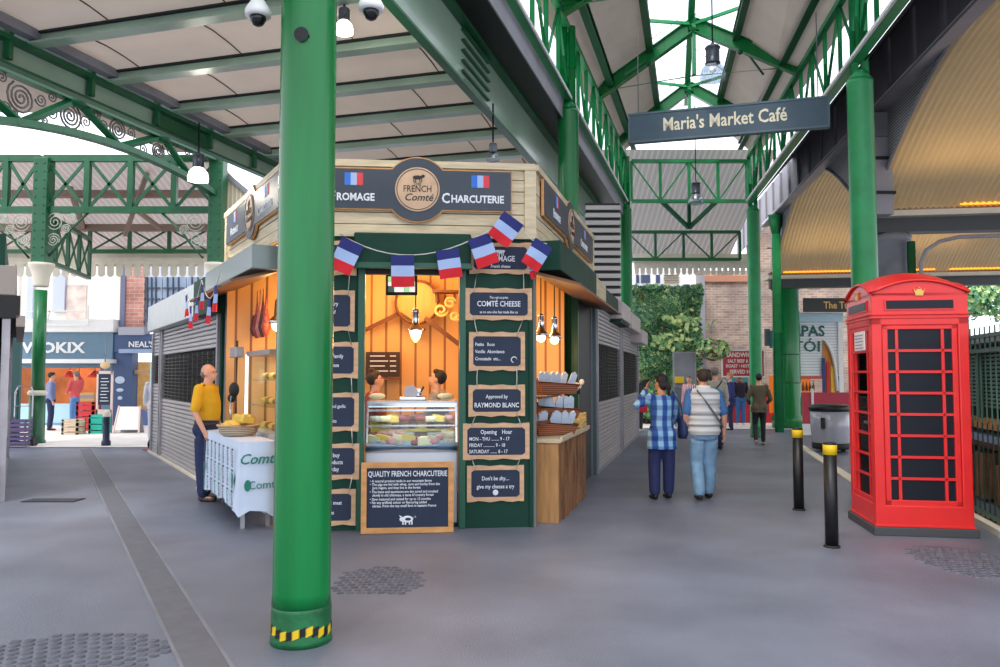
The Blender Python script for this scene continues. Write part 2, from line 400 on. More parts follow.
# ================================================================ LATTICE GIRDERS ALONG THE AVENUE
def girder(a, s, y0, y1, z0, z1, step, label, mt, tr=.035):
    o = ll(a, (y0+y1)/2, z0, s); t = thing('lattice_girder', label, 'girder', o)
    p = lambda Y, z, off=0: ll(a + off, Y, z, s)
    W(t).bar(p(y0, z0), p(y1, z0), .14, .09).build('bottom_chord', mt, t)
    W(t).bar(p(y0, z1), p(y1, z1), .10, .09).build('top_chord', mt, t)
    n = int((y1-y0)/step); up = []; dg = []
    for i in range(n+1):
        Y = y0 + i*(y1-y0)/n
        W(t).cyl(p(Y, z0), p(Y, z1), tr, n=8).build('upright', mt, t)
        if i < n:
            Y2 = y0 + (i+1)*(y1-y0)/n
            q = ((Y, z0), (Y2, z1)) if i % 2 else ((Y, z1), (Y2, z0))
            W(t).cyl(p(*q[0]), p(*q[1]), tr*.7, n=8).build('diagonal', mt, t)
    return t
girder(AL, SL, 3.6, 20.1, 6.12, 7.32, .82, 'long green lattice girder along the left side of the avenue roof', GREEN2)
girder(AR, SR, 5.0, 20.2, 6.12, 7.32, .82, 'long green lattice girder along the right side of the avenue roof', GREEN2)
# white strip + grey fascia + dark gutter + green plate beside the left girder
def strip(a0, z0, a1, z1, y0, y1, s, th=.02):
    m = MB(); q = [ll(a0, y0, z0, s), ll(a0, y1, z0, s), ll(a1, y1, z1, s), ll(a1, y0, z1, s)]
    n = (q[1]-q[0]).cross(q[3]-q[0]).normalized()*th
    m.add([v for v in q] + [v - n for v in q], [(0,1,2,3), (7,6,5,4), (0,4,5,1), (1,5,6,2), (2,6,7,3), (3,7,4,0)]); return m
struct(strip(AL-.04, 5.74, AL-.04, 6.06, 2.5, 20, SL), 'trim_1', GREYL, label='grey fascia under the left lattice girder')
struct(strip(-7.22, 4.96, -7.22, 5.2, 1, 17, SL), 'trim_10', GREYP, label='closing plate above the left plate beam')
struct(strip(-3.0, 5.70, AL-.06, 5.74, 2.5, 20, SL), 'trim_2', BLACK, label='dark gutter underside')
m = MB(); m.bar(ll(AL+.08, 3, 6.1), ll(AL+.08, 20, 6.1), .03, .05); struct(m, 'trim_3', WHITE, label='white strip along the left girder')
m = MB(); m.bar(ll(AR-.1, 5, 6.1, SR), ll(AR-.1, 20, 6.1, SR), .04, .05); struct(m, 'trim_4', WHITE, label='white strip along the right girder')  # plain white bar beside the bottom chord
def platebeam(a, z0, z1, y0, y1, slot, label, brackets=False):
    t = thing('plate_beam', label, 'beam', ll(a, (y0+y1)/2, z0))
    W_ = W(t); q = strip(a, z0, a, z1, y0, y1, SL, .03); W_.add(q.v, q.f); 
    W_.build('web_plate', GREENP, t)
    W(t).bar(ll(a+.03, y0, z0), ll(a+.03, y1, z0), .10, .03).build('bottom_flange', GREEND, t)
    W(t).bar(ll(a+.03, y0, z1), ll(a+.03, y1, z1), .16, .05).build('top_flange', GREEND, t)
    m = W(t)
    for k in range(6):
        zz = z0 + .06 + k*(z1-z0-.12)/5
        m.bar(ll(a+.02, slot, zz), ll(a+.02, slot+1.0, zz), .05, .025)
    m.build('ventilation_ribs', GREEND, t)
    if brackets:
        for k in range(16):
            Y = y0 + .5 + k*1.03; W(t).bar(ll(a+.06, Y, z0+.05), ll(a+.06, Y, z1+.1), .06, .07).build('bracket', GREEND, t)
        W(t).bar(ll(a+.16, y0, z1+.11), ll(a+.16, y1, z1+.11), .12, .10).build('gutter', GREYP, t)
    return t
platebeam(-3.0, 4.96, 5.69, 2.0, 20, 8.9, 'glossy green plate beam at the right edge of the canopy above the kiosk')
platebeam(-7.2, 4.72, 4.98, 1.0, 17, 9.8, 'pale green plate beam with brackets at the left edge of the canopy', True)
# ================================================================ CANOPY CEILING
ang = math.atan(SL); U = Vector((math.cos(ang), -math.sin(ang), 0)); V = Vector((math.sin(ang), math.cos(ang), 0))
def cp(a, Y, z):      # canopy point: start on the left plate line a=-7.15 at Y, go a metres to the right
    return ll(-7.15, Y, z) + U*a
Wc = (7.15-3.02)*math.cos(ang)
m = MB(); ys = [7.92 + 1.03*k for k in range(-8, 10)]
for i in range(len(ys)-1):
    ya, yb = ys[i], ys[i+1]
    def fn(u, v, ya=ya, yb=yb):
        Y = ya + (yb-ya)*v; bow = .05*math.sin(PI*v)
        return cp(u*Wc, Y, 5.13 + bow)
    m.grid(fn, 8, 6, 0)
    for k in (.18, .52, .86):
        k2 = k + (.08 if i % 2 else -.06)
        m.tube([cp(k2*Wc, ya + (yb-ya)*v, 5.125 + .05*math.sin(PI*v)) for v in (0, .25, .5, .75, 1)], .009, 4, 1)
struct(m, 'ceiling', [BEIGE, SEAM], label='beige panelled canopy ceiling')
raft0 = None
for i, Y in enumerate(ys):
    a = cp(0, Y, 5.01); b = cp(Wc, Y, 5.01)
    if raft0 is None:
        raft0 = thing('canopy_rafter', 'green steel rafter under the beige canopy ceiling', 'rafter', a, 0, 'canopy rafters')
        m = MB(); z = Vector((0,0,0)); e = b - a
        m.bar(z, e, .15, .02); m.bar(z + Vector((0,0,.05)), e + Vector((0,0,.05)), .02, .1); m.build('flange', GREENP, raft0)
        MB().bar(Vector((0,0,.11)), e + Vector((0,0,.11)), .10, .02).build('top_rail', BLACKM, raft0)
    else: dup(raft0, a)
# ================================================================ AVENUE ROOF
def XL(Y): return AL + SL*Y
def XR(Y): return AR + SR*Y
def rp(Y, f, side, z0=7.42, rise=1.45):  # f 0 eave .. 1 ridge
    l, r = XL(Y), XR(Y); mid = (l+r)/2
    x = l + (mid-l)*f if side < 0 else r + (mid-r)*f
    return Vector((x, Y, z0 + rise*f))
for side in (-1, 1):
    m = MB(); y0, y1 = 4, 20
    q = [rp(y0, -.12, side), rp(y1, -.12, side), rp(y1, .57, side), rp(y0, .57, side)]
    if side > 0: q.reverse()
    m.add(q, [(0,1,2,3)])
    struct(m, 'ceiling', BEIGE2, label='beige board slope of the avenue roof')
    for f, nm in ((.15, 'purlin low down the roof slope'), (.57, 'purlin at the edge of the skylight')):
        t = thing('roof_purlin', 'dark green %s on the %s side of the avenue' % (nm, 'left' if side < 0 else 'right'), 'beam', rp(12, f, side))
        W(t).ibeam(rp(y0, f, side) - Vector((0,0,.1)), rp(y1, f, side) - Vector((0,0,.1)), .13, .16).build('beam', GREEND, t)
    g = MB(); g.add([rp(y0, .57, side), rp(y1, .57, side), rp(y1, 1, side), rp(y0, 1, side)], [(0,1,2,3)])
    o = struct(g, 'skylight_glass', GLASSR, label='skylight glazing')
    m = MB()
    for k in range(11):
        Y = y0 + k*1.6; m.bar(rp(Y, .57, side), rp(Y, 1, side), .02, .02)
    struct(m, 'skylight_bars', WHITE, label='glazing bars of the skylight')
t = thing('ridge_beam', 'green ridge beam running under the skylight', 'beam', ((XL(12)+XR(12))/2, 12, 8.6))
W(t).ibeam(Vector(((XL(4)+XR(4))/2, 4, 8.72)), Vector(((XL(20)+XR(20))/2, 20, 8.72)), .12, .2).build('beam', GREEN2, t)
def rtruss(Ya, Yb, label):
    l = Vector((XL(Ya), Ya, 7.36)); r = Vector((XR(Yb), Yb, 7.36)); mid = (l+r)/2; ap = Vector((mid.x, mid.y, 8.5))
    t = thing('roof_truss', label, 'roof truss', (mid.x, mid.y, 7.36))
    for e in (l, r):
        W(t).ibeam(e, ap, .16, .24).build('rafter', GREEN, t)
        q = e.lerp(ap, .55); W(t).bar(e + (ap-e)*.52 - Vector((0,0,.04)), Vector((e.x + (mid.x-e.x)*.25, mid.y, 6.85 if 0 else 7.5)), .03, .03).build('strut', GREEND, t)
        W(t).cyl(e + Vector((0,0,.04)), mid + Vector((0,0,.12)), .012, n=6).build('tie_rod', GREEN2, t)
        out = e.lerp(ap, .08); W(t).bar(ap + Vector((0,0,.02)), Vector((e.x*.92 + mid.x*.08, e.y-.7, 8.62)), .05, .06).build('upper_brace', GREEN2, t)
        W(t).ell(q + Vector((0,0,-.16)), (.05,.05,.05)).build('joint', GREEND, t)
    W(t).bar(Vector((mid.x, mid.y, 7.5)), ap + Vector((0,0,.2)), .07, .07).build('king_post', GREEN2, t)
    W(t).cyl(ap - Vector((0,0,.14)), ap + Vector((0,0,.1)), .11, n=12).build('hub', GREEN, t)
rtruss(15.7, 14.4, 'green roof truss with its apex above the hanging cafe sign')
rtruss(18.9, 17.9, 'second green roof truss, deeper under the skylight')
rtruss(12.0, 11.0, 'nearest green roof truss, above the top of the picture')
# transverse end frames
def crosstruss(x0, x1, Y, z0, z1, posts, label, mt, tk=.07, xs=False, diag=True, Y1=None):
    Y1 = Y if Y1 is None else Y1
    t = thing('cross_truss', label, 'truss', ((x0+x1)/2, Y, z0))
    f = lambda k, z: Vector((x0 + (x1-x0)*k, Y + (Y1-Y)*k, z))
    W(t).bar(f(0, z0), f(1, z0), .12, tk*1.2).build('bottom_chord', mt, t); W(t).bar(f(0, z1), f(1, z1), .12, tk*1.2).build('top_chord', mt, t)
    for k in range(posts+1):
        q = k/posts; W(t).bar(f(q, z0), f(q, z1), tk, tk, up=(0,1,0)).build('upright', mt, t)
        if k < posts and diag:
            q2 = (k+1)/posts
            if xs:
                W(t).bar(f(q, z0), f(q2, z1), tk*.55, tk*.3, up=(0,1,0)).build('brace', mt, t); W(t).bar(f(q, z1), f(q2, z0), tk*.55, tk*.3, up=(0,1,0)).build('brace', mt, t)
            else:
                e = (z1, z0) if k % 2 == 0 else (z0, z1); W(t).bar(f(q, e[0]), f(q2, e[1]), tk*.55, tk*.5, up=(0,1,0)).build('brace', mt, t)
    return t
Yf = 20.2
crosstruss(XL(Yf)+.15, XR(Yf)-.05, Yf, 6.14, 7.2, 4, 'light green cross truss at the far end of the avenue roof', GREEN2)
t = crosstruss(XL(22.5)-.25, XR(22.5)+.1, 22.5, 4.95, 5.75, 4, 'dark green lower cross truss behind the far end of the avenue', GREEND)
t = thing('knee_braces', 'dark green V brace hanging under the far cross truss', 'brace', P(689, 222, 20.6))
for px in (660, 718): W(t).bar(P(px, 200, 20.35), P(689, 228, 20.9), .08, .1).build('brace', GREEND, t)
W(t).bar(P(689, 198, 20.4), P(689, 228, 20.9), .09, .09, up=(0,1,0)).build('post', GREEND, t)
m = MB()
q = [(XL(20)-.6, 20.5, 7.6), (XR(20)+.9, 20.5, 7.6), (XR(20)+1.0, 25.6, 5.3), (XL(20)-.2, 25.6, 5.3)]
m.add(q, [(0,3,2,1)]); struct(m, 'ceiling', transl(stripemat('beige_boards', (215,200,186), (180,165,154), 0, 2.0, .8, thresh=.25), .10), label='beige boarded roof beyond the far truss')
def valance(pts_px0, px1, ytop, ybot, d, label, step=.17):
    a = P(pts_px0, ybot, d); b = P(px1, ybot, d); z1 = zat(ytop, d); n = max(2, int((b.x-a.x)/step)); st = (b.x-a.x)/n; hh = z1 - a.z
    t = thing('valance', label, 'valance', (a.x, d, a.z))
    m = W(t)
    for k in range(n):
        x = a.x + k*st
        g_ = st*.13; pts = [(x, z1), (x, z1-hh*.12), (x+g_, z1-hh*.2), (x+g_, a.z+hh*.16), (x+st*.3, a.z+.02), (x+st*.5, a.z), (x+st*.7, a.z+.02), (x+st-g_, a.z+hh*.16), (x+st-g_, z1-hh*.2), (x+st, z1-hh*.12), (x+st, z1)]
        m.prism(pts, (0, d, 0), dep=.025, mi=0)
    m.build('pointed_boards', [CREAM, WHITE], t)
    W(t).box(a.x, b.x, d-.04, d+.04, z1, z1+.12).build('top_rail', CREAM, t)
valance(634, 752, 262, 275, 22.9, 'cream pointed valance above the ivy')
struct(MB().box(P(634,255,22.95).x, P(752,255,22.95).x, 22.92, 22.98, zat(268,22.95), zat(254,22.95)), 'trim_5', CREAM, label='cream board above the far valance')
# ================================================================ HANGING CAFE SIGN
sa, sb = P(629, 140, 12.6), P(829.5, 128.5, 11.75); sf = Fr(sa, sb); zb = (sa.z + sb.z)/2 - .01; hs = .48
t = sf.thing('hanging_sign', "long slate-blue hanging sign lettered Maria's Market Café", 'sign', 0, 0, zb)
MB().box(0, sf.len, 0, .10, 0, hs).build('board', mat('sign_slate', (66, 88, 102), .5, var=.06), t, .006)
m = MB(); 
for z in (0, hs-.02): m.box(-.01, sf.len+.01, -.012, .11, z-.005, z+.025)
for x in (-.01, sf.len-.015): m.box(x, x+.025, -.012, .11, 0, hs)
m.build('frame', mat('sign_edge', (84, 108, 118), .5), t)
SIGNC = mat('sign_cream', (236, 228, 200), .6)
MB().text("Maria's Market Café", (sf.len*.49, -.006, .155), .30, bold=.005, sx=.78).build('lettering', SIGNC, t)
for u in (.15, sf.len-.15): MB().cyl((u, .05, hs), (u, .05, hs+1.35), .008, n=6).build('hanger_wire', STEEL, t)
# ================================================================ PENDANT LAMPS
def pendant(px, pybot, d, wid, zc, label, lit=0, h=None, cone=False):
    b = P(px, pybot, d); t = thing('pendant_lamp', label, 'lamp', b); r = wid/2
    MB().lathe([(r*.98, 0), (r, r*.3), (r*.86, r*.9), (r*.55, r*1.25), (r*.5, r*1.3)], n=24).build('glass_shade', BULBW if lit else FROST, t)
    m = MB().lathe([(r*.52, r*1.3), (r*.62, r*1.34), (r*.5, r*1.45), (r*.5, r*2.5), (r*.62, r*2.55), (r*.5, r*2.7), (r*.15, r*2.75), (r*.12, r*3.0)], n=20)
    for k in range(8):
        a = k*PI/4; m.box(r*.5*math.cos(a)-.008, r*.5*math.cos(a)+.008, r*.5*math.sin(a)-.008, r*.5*math.sin(a)+.008, r*1.4, r*2.5)
    m.build('housing', mat('lamp_grey', (86, 92, 100), .35, metal=.5), t)
    MB().cyl((0,0,r*2.9), (0,0,max(zc-b.z, r*3.2)), .012, n=6).build('cord', BLACKM, t)
    if lit: light('POINT', (0,0,-r*.3), lit, (255, 244, 225), r*.6, t)
    else: MB().ell((0,0,r*.75), r*.22).build('bulb', WHITE, t)
    return t
pendant(198, 181, 10.3, .27, 4.98, 'lit pendant lamp hanging in front of the ornamental arch at left', 45)
pendant(344, 33, 7.0, .17, 5.1, 'lit pendant lamp right of the top of the foreground column', 40)
pendant(493, 161, 9.9, .17, 5.1, 'small unlit pendant lamp above the French kiosk sign')
pendant(713, 80, 12.0, .40, 8.4, 'unlit glass pendant lamp hanging above the cafe sign')
pendant(696, 204, 19.4, .40, 8.4, 'unlit glass pendant lamp below the cafe sign, far down the avenue')
def cctv(px, py, label, s):
    b = P(px, py, c1.y); t = thing('security_camera', label, 'security camera', b)
    MB().lathe([(.05, .0), (.078, .004), (.08, .035), (.074, .05), (.05, .09), (.03, .12)], n=28).build('housing', WHITE, t)
    MB().lathe([(.012, -.06), (.032, -.05), (.05, -.02), (.052, .005)], n=24).build('dome_lens', mat('smoked_dome', (20,20,24), .08), t)
    MB().tube([(0,0,.11), (0,0,.22), (s*.12, 0, .3), (c1.x - b.x - s*-.0 - s*.14, 0, .3)], .022, 10).build('bracket_arm', GREYP, t)
cctv(258, 17, 'white dome security camera left of the foreground column', 1)
cctv(371, 11, 'white dome security camera right of the foreground column', -1)
# ================================================================ VIADUCT ON THE RIGHT
CORR = transl(mat('corrugated_ochre', (212, 184, 138), .55, var=.10, scale=.8), .06)
def vl(Y, z=0, a=AV): return Vector((a + SV*Y, Y, z))
spr = [4.9, 14.3, 23.4]; ZS = 4.62; rises = [1.7, 1.95]
angv = math.atan(SV); UV_ = Vector((math.cos(angv), -math.sin(angv), 0))
def vprof(t, rise): return ZS + rise*(1 - abs(t)**1.75)
for i in range(2):
    y0, y1 = spr[i]+.22, spr[i+1]-.22; rise = rises[i]
    m = MB(); NU = 230; WD = 9.0
    def fn(u, v):
        Y = y0 + (y1-y0)*v; t = 2*v-1
        return vl(Y, vprof(t, rise)) + UV_*(u*WD) + Vector((0, 0, .013*math.sin(u*WD*2*PI/.10)))
    m.grid(fn, 540, 26, 0)
    struct(m, 'ceiling', CORR, label='ochre corrugated vault under the viaduct')
    # spandrel
    m = MB(); n = 26; pts = []
    for k in range(n+1):
        v = k/n; Y = y0 + (y1-y0)*v; pts.append((Y, vprof(2*v-1, rise)))
    vs = []; fs = []
    for Y, z in pts: vs += [vl(Y, z), vl(Y, 6.62)]
    for k in range(n): fs.append((2*k, 2*k+2, 2*k+3, 2*k+1))
    m.add(vs, fs); m.add([v + UV_*.05 for v in map(Vector, vs)], [tuple(reversed(f)) for f in fs])
    struct(m, 'wall_right', stripemat('spandrel_ribs', (70,72,76), (150,150,152), 2, 6.5, .5, rot=(0,.0,0), bump=.3), label='ribbed grey spandrel above the vault')
    m = MB().tube([vl(Y, z) - UV_*.02 for Y, z in pts], .03, 6); struct(m, 'trim_6', GREYP, label='curved edge of the vault')
m = MB()
for i, Y in enumerate(spr):
    m.add([vl(Y-.23, ZS-.1), vl(Y+.23, ZS-.1), vl(Y+.23, 6.62), vl(Y-.23, 6.62)], [(0,1,2,3)])
struct(m, 'wall_right', GREYP, label='grey plates over the viaduct columns')
# plate girder above
m = MB(); q = strip(AV-.05, 6.2, AV-.05, 7.3, 3, 30, SV); m.add(q.v, q.f, 0)
for k in range(24):
    Y = 4 + k*1.1; m.bar(vl(Y, 6.2, AV-.1), vl(Y, 7.25, AV-.1), .05, .08, 0, up=(0,1,0))
m.bar(vl(3, 6.2, AV-.12), vl(24, 6.2, AV-.12), .22, .05, 0); m.bar(vl(3, 6.27, AV-.16), vl(24, 6.27, AV-.16), .05, .05, 1)
struct(m, 'viaduct_girder', [GREYL, WHITE], label='riveted grey plate girder of the viaduct')
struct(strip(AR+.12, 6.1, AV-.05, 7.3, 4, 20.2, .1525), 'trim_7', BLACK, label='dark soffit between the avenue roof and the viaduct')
# springing beams with cornice and warm strip light
WARM = mat('warm_strip', (255, 190, 60), .5, emit=(255, 170, 40), es=1.5)
for i, Y in enumerate(spr[1:]):
    t = thing('springing_beam', ('near' if i == 0 else 'far') + ' grey springing beam of the vault with a pale cornice', 'beam', vl(Y, ZS-.4))
    def bx(o0, o1, z0, z1, yy0, yy1, mi=0, mt=GREYP, nm='beam'):
        a = vl(Y, 0)
        vs = [a + UV_*o + Vector((0,0,1))*z + V_*yv for z in (z0, z1) for o, yv in ((o0,yy0),(o1,yy0),(o1,yy1),(o0,yy1))]
        W(t).add(vs, [(0,3,2,1),(4,5,6,7),(0,1,5,4),(1,2,6,5),(2,3,7,6),(3,0,4,7)]).build(nm, mt, t)
    V_ = Vector((math.sin(angv), math.cos(angv), 0))
    bx(-.1, 9, ZS-.42, ZS-.1, -.16, .16, mt=mat('beam_dark', (70,74,78), .5), nm='web'); bx(-.2, 9, ZS-.16, ZS-.06, -.36, .36, mt=CREAM, nm='cornice'); bx(-.1, 9, ZS-.04, ZS+.06, -.16, .16, mt=mat('beam_brown', (96, 76, 58), .6), nm='ledge')
    for k in range(4):
        bx(.25 + k*2.3 + (.0 if i else 1.2), .25 + k*2.3 + 1.9*(1 if i else .7) + (.0 if i else 1.2), ZS+.02, ZS+.06, -.3, -.2, mt=WARM, nm='strip_light')
    W(t).ell(vl(Y, ZS-.1) + UV_*.8 - V_*.3, .05).build('bracket', BLACKM, t)
    lp = vl(Y, ZS+.10) + UV_*2.6 - V_*1.6; lo = tmat(t).inverted() @ lp
    light('AREA', lo, 13, (255,220,165), 5.0, t, .8, (PI + .25, 0, -angv), name='cove_light')
# viaduct columns
p = vl(14.3, 0, 5.05)
t = thing('viaduct_column', 'dark grey viaduct column rising behind the telephone box', 'column', p)
MB().lathe([(.34, 0), (.34, .3), (.28, .36), (.27, 4.0), (.33, 4.05), (.33, 4.14), (.27, 4.2)], n=32).build('shaft', GREYP, t, label='grey painted shaft')
p = P(899, 160, 13.6); t = thing('viaduct_pier', 'grey iron pier with a moulded cap and clamps beside the thick green column', 'pier', (6.60, 13.35, 4.45))
MB().box(-.15, .15, -.12, .12, -.1, 1.25).build('shaft', GREYL, t, .01)
MB().prism([(-.15,1.25),(-.34,1.55),(-.34,1.68),(.3,1.68),(.15,1.25)], (0,-.14,0), dep=.28).build('cap', GREYP, t, .01)
for z in (.25, .85): MB().box(-.18, .18, -.15, .15, z, z+.05).build('clamp', BLACKM, t)
MB().cyl((-.26, -.1, -.1), (-.26, -.1, 1.5), .05, n=12).build('pipe', mat('rust_pipe', (92,72,66), .6), t)
p = G(788, 428); t = thing('viaduct_column', 'massive green cast-iron column left of the tapas stall', 'column', p)
MB().lathe([(.46, 0), (.46, .35), (.40, .42), (.385, 4.2), (.43, 4.25), (.43, ZS-.42)], n=40).build('shaft', GREEN, t)
for z in (1.35, 2.2): MB().lathe([(.395, z), (.405, z+.02), (.395, z+.04)], n=40).build('band', GREEND, t)
p = P(776, 240, 22.0); t = thing('rain_pipe', 'green rainwater pipe with a hopper head left of the far vault', 'pipe', (p.x, 22.0, 0))
MB().cyl((0,0,0), (0,0,5.6), .12, n=16).build('pipe', GREEN2, t)
MB().lathe([(.12, 5.6), (.2, 5.95), (.2, 6.1), (.24, 6.15)], n=4).build('hopper', GREEN2, t)
MB().cyl((-.25,0,5.2), (0.05,0,5.2), .03, n=8).build('bracket', STEEL, t)
p = P(910, 262, 14.0); t = thing('rain_pipe', 'short green pipe and conduit against the dark grey viaduct column', 'pipe', (p.x, 13.95, 0))
MB().cyl((0,0,0), (0,0,4.0), .07, n=12).build('pipe', GREEND, t)
a = P(918, 268, 13.9); W(t).tube([(a.x, 13.8, 0), (a.x, 13.8, 3.6), (a.x+.1, 13.8, 3.82), (a.x+.35, 13.8, 3.98), (a.x+.7, 13.8, 4.06), (a.x+5, 13.3, 4.1)], .035, 8).build('conduit', GREYL, t)
# ================================================================ KIOSK
A = Vector((-2.19, 8.08, 0)); D = Vector((.35, 8.32, 0)); E = Vector((1.47, 12.6, 0)); B = Vector((-3.80, 10.85, 0)); CC = Vector((-7.26, 16.46, 0))
KF = Fr(A, D); KR = Fr(D, E); KL = Fr(B, A); KS = Fr(CC, B)
ZF0, ZF1, ZA0 = 3.06, 3.81, 2.68       # fascia bottom/top, awning bottom
K = thing('market_kiosk', 'dark green and pine French cheese and charcuterie kiosk in the middle of the market', 'kiosk', KF.w(KF.len/2, 1.0, 0), KF.rz)
def kf(px): return KF.uz(px, 375)[0]
def wbox(fr, u0, u1, y0, y1, z0, z1, name, mt, parent=None, bevel=0, label=None):
    m = W(parent if parent is not None else K); vs = [fr.w(u, y, z) for z in (z0, z1) for u, y in ((u0,y0),(u1,y0),(u1,y1),(u0,y1))]
    return m.add(vs, [(0,3,2,1),(4,5,6,7),(0,1,5,4),(1,2,6,5),(2,3,7,6),(3,0,4,7)]).build(name, mt, parent if parent is not None else K, bevel, label)
uo0, uo1 = kf(364.5), kf(459)
W_ = KF.len
wbox(KF, 0, uo0-.07, 0, .07, 0, ZF0, 'wall_panel', KGREEN); wbox(KF, uo1+.07, W_, 0, .07, 0, ZF0, 'wall_panel', KGREEN)
for u in (uo0-.07, uo1): wbox(KF, u, u+.07, -.03, .09, 0, 2.72, 'door_post', mat('post_green', (14, 84, 62), .35), None, .005)
wbox(KF, uo0-.1, uo1+.1, 0, .07, 2.66, ZF0, 'lintel', KBLACK)
a_, b_ = kf(354), kf(470)
wbox(KF, a_, b_, -.16, .0, 2.74, 3.075, 'awning_box', KGREEN, None, .015)
wbox(KF, a_-.01, b_+.01, -.19, -.13, 2.70, 2.76, 'awning_lip', mat('post_green', (14,84,62)), None, .004)
for u in (0, W_-.04): wbox(KF, u, u+.04, -.02, .02, 0, ZF0, 'corner_strip', KGREEN)
# pine cladding (planks) around the top of the kiosk, three faces
def cladding(fr, u0, u1, label=None):
    m = W(K); n = 6; h = (ZF1-ZF0)/n
    for k in range(n):
        z0 = ZF0 + k*h; o = -.03 + .004*(k % 2)
        vs = [fr.w(u, y, z) for z in (z0+.006, z0+h-.004) for u, y in ((u0,o),(u1,o),(u1,.02),(u0,.02))]
        m.add(vs, [(0,3,2,1),(4,5,6,7),(0,1,5,4),(1,2,6,5),(2,3,7,6),(3,0,4,7)])
    m.build('pine_cladding', PINE, K)
    wbox(fr, u0, u1, .02, .05, ZF0, ZF1, 'backing', BROWN)
    wbox(fr, u0-.02, u1+.02, -.07, .06, ZF1-.02, ZF1+.05, 'top_rail', PINE)
    wbox(fr, u0, u1, -.055, -.03, ZF0-.01, ZF0+.06, 'bottom_rail', PINE)
cladding(KF, 0, W_); cladding(KR, 0, KR.len); cladding(KL, 0, KL.len)
for fr, u in ((KF, -.03), (KF, W_-.09), (KR, KR.len-.1), (KL, 0)): wbox(fr, u, u+.12, -.06, .02, ZF0-.01, ZF1+.03, 'corner_board', PINE)
m = W(K); rz = ZF1-.02
m.add([Vector((p.x, p.y, rz)) for p in (A, D, E, Vector((-.9, 13.4, 0)), B)], [(0,1,2,3,4)]); m.build('roof', GREYP, K)
# side bays: posts, awning boxes
PG = mat('post_green', (14,84,62))
wbox(KR, .02, 2.9, -.30, .0, 2.72, 3.04, 'awning_box', KGREEN, None, .01); wbox(KR, 2.9, KR.len, -.25, .0, 2.72, 3.04, 'awning_box', PINE, None, .01)
m = W(K); vs = [KR.w(u, y, z) for u in (.03, KR.len-.05) for y, z in ((0, 2.72), (-.5, 2.58), (-.5, 2.55), (0, 2.69))]
m.add(vs, [(0,1,2,3),(7,6,5,4),(0,4,5,1),(1,5,6,2),(2,6,7,3),(3,7,4,0)]).build('open_flap', mat('flap_wood', (112,76,50), .5), K)
for u in (.0, 2.95, KR.len-.08): wbox(KR, u, u+.09, -.02, .08, 0, ZF0, 'post', PG if u < 3 else GREYP)
wbox(KR, .0, .05, -.03, .1, 0, ZF0, 'post', mat('grey_post', (120,118,112), .6))
wbox(KR, 3.0, KR.len, 0, .05, 0, ZF0, 'wall_panel', KBLACK)
wbox(KL, -.02, KL.len-.4, -.30, .0, 2.74, 3.0, 'awning_box', mat('awning_grey', (120, 138, 140), .35, coat=.3), None, .01)
m = W(K); vs = [KL.w(u, y, z) for u in (-.1, KL.len-.5) for y, z in ((0, 2.76), (-.5, 2.62), (-.5, 2.59), (0, 2.73))]
m.add(vs, [(0,1,2,3),(7,6,5,4),(0,4,5,1),(1,5,6,2),(2,6,7,3),(3,7,4,0)]).build('open_flap', mat('flap_wood', (112,76,50), .5), K)
for u, mt in ((-.02, STEEL), (.12, PG), (KL.len-.1, PG)): wbox(KL, u, u+.1, -.03, .07, 0, ZF0, 'post', mt)
wbox(KL, .22, .34, .0, .06, 0, 2.75, 'door_jamb', KBLACK)
wbox(KF, .05, W_-.05, .1, 2.2, .0, .04, 'kiosk_floor', BLACKM)
# interior: warm oak boards
OAKB = stripemat('oak_boards', (150, 92, 40), (230, 170, 98), 0, 1.6, .5, thresh=.06, soft=.03)
m = W(K)
bk = KF.w(-.55, 2.35, 0); bk2 = KF.w(W_+.5, 2.35, 0)
wbox(KF, -1.2, W_+.75, 2.3, 2.35, 0, ZF0+.1, 'back_wall', OAKB)
wbox(KF, .0, W_, .08, 2.3, ZF0-.02, ZF0+.02, 'inner_ceiling', OAK)
# decorative roof beams & round barrel end inside
def ibar(px0, py0, px1, py1, d, w_, name, mt): W(K).bar(P(px0, py0, d), P(px1, py1, d), w_, w_).build(name, mt, K)
DKW = mat('dark_beam_wood', (112, 62, 26), .55, var=.2)
ibar(365, 330, 400, 313, 10.3, .05, 'roof_brace', DKW); ibar(425, 318, 460, 345, 10.2, .06, 'roof_brace', DKW); ibar(400, 313, 425, 330, 10.25, .04, 'roof_brace', DKW)
t = thing('wooden_barrel', 'big round light-oak barrel end on the back wall of the kiosk', 'barrel', P(418, 300, 10.35))
pb = P(418, 303, 10.35)
W(t).tube([pb, pb + Vector((0,-.12,0))], .27, 36).build('barrel_end', mat('barrel_oak', (216, 142, 62), .5, var=.1, scale=3, stretch=(8,1,1)), t); W(t).tube([pb + Vector((.28*math.cos(a*PI/18), -.12, .28*math.sin(a*PI/18))) for a in range(36)], .018, 6, closed=True).build('hoop', DKW, t)
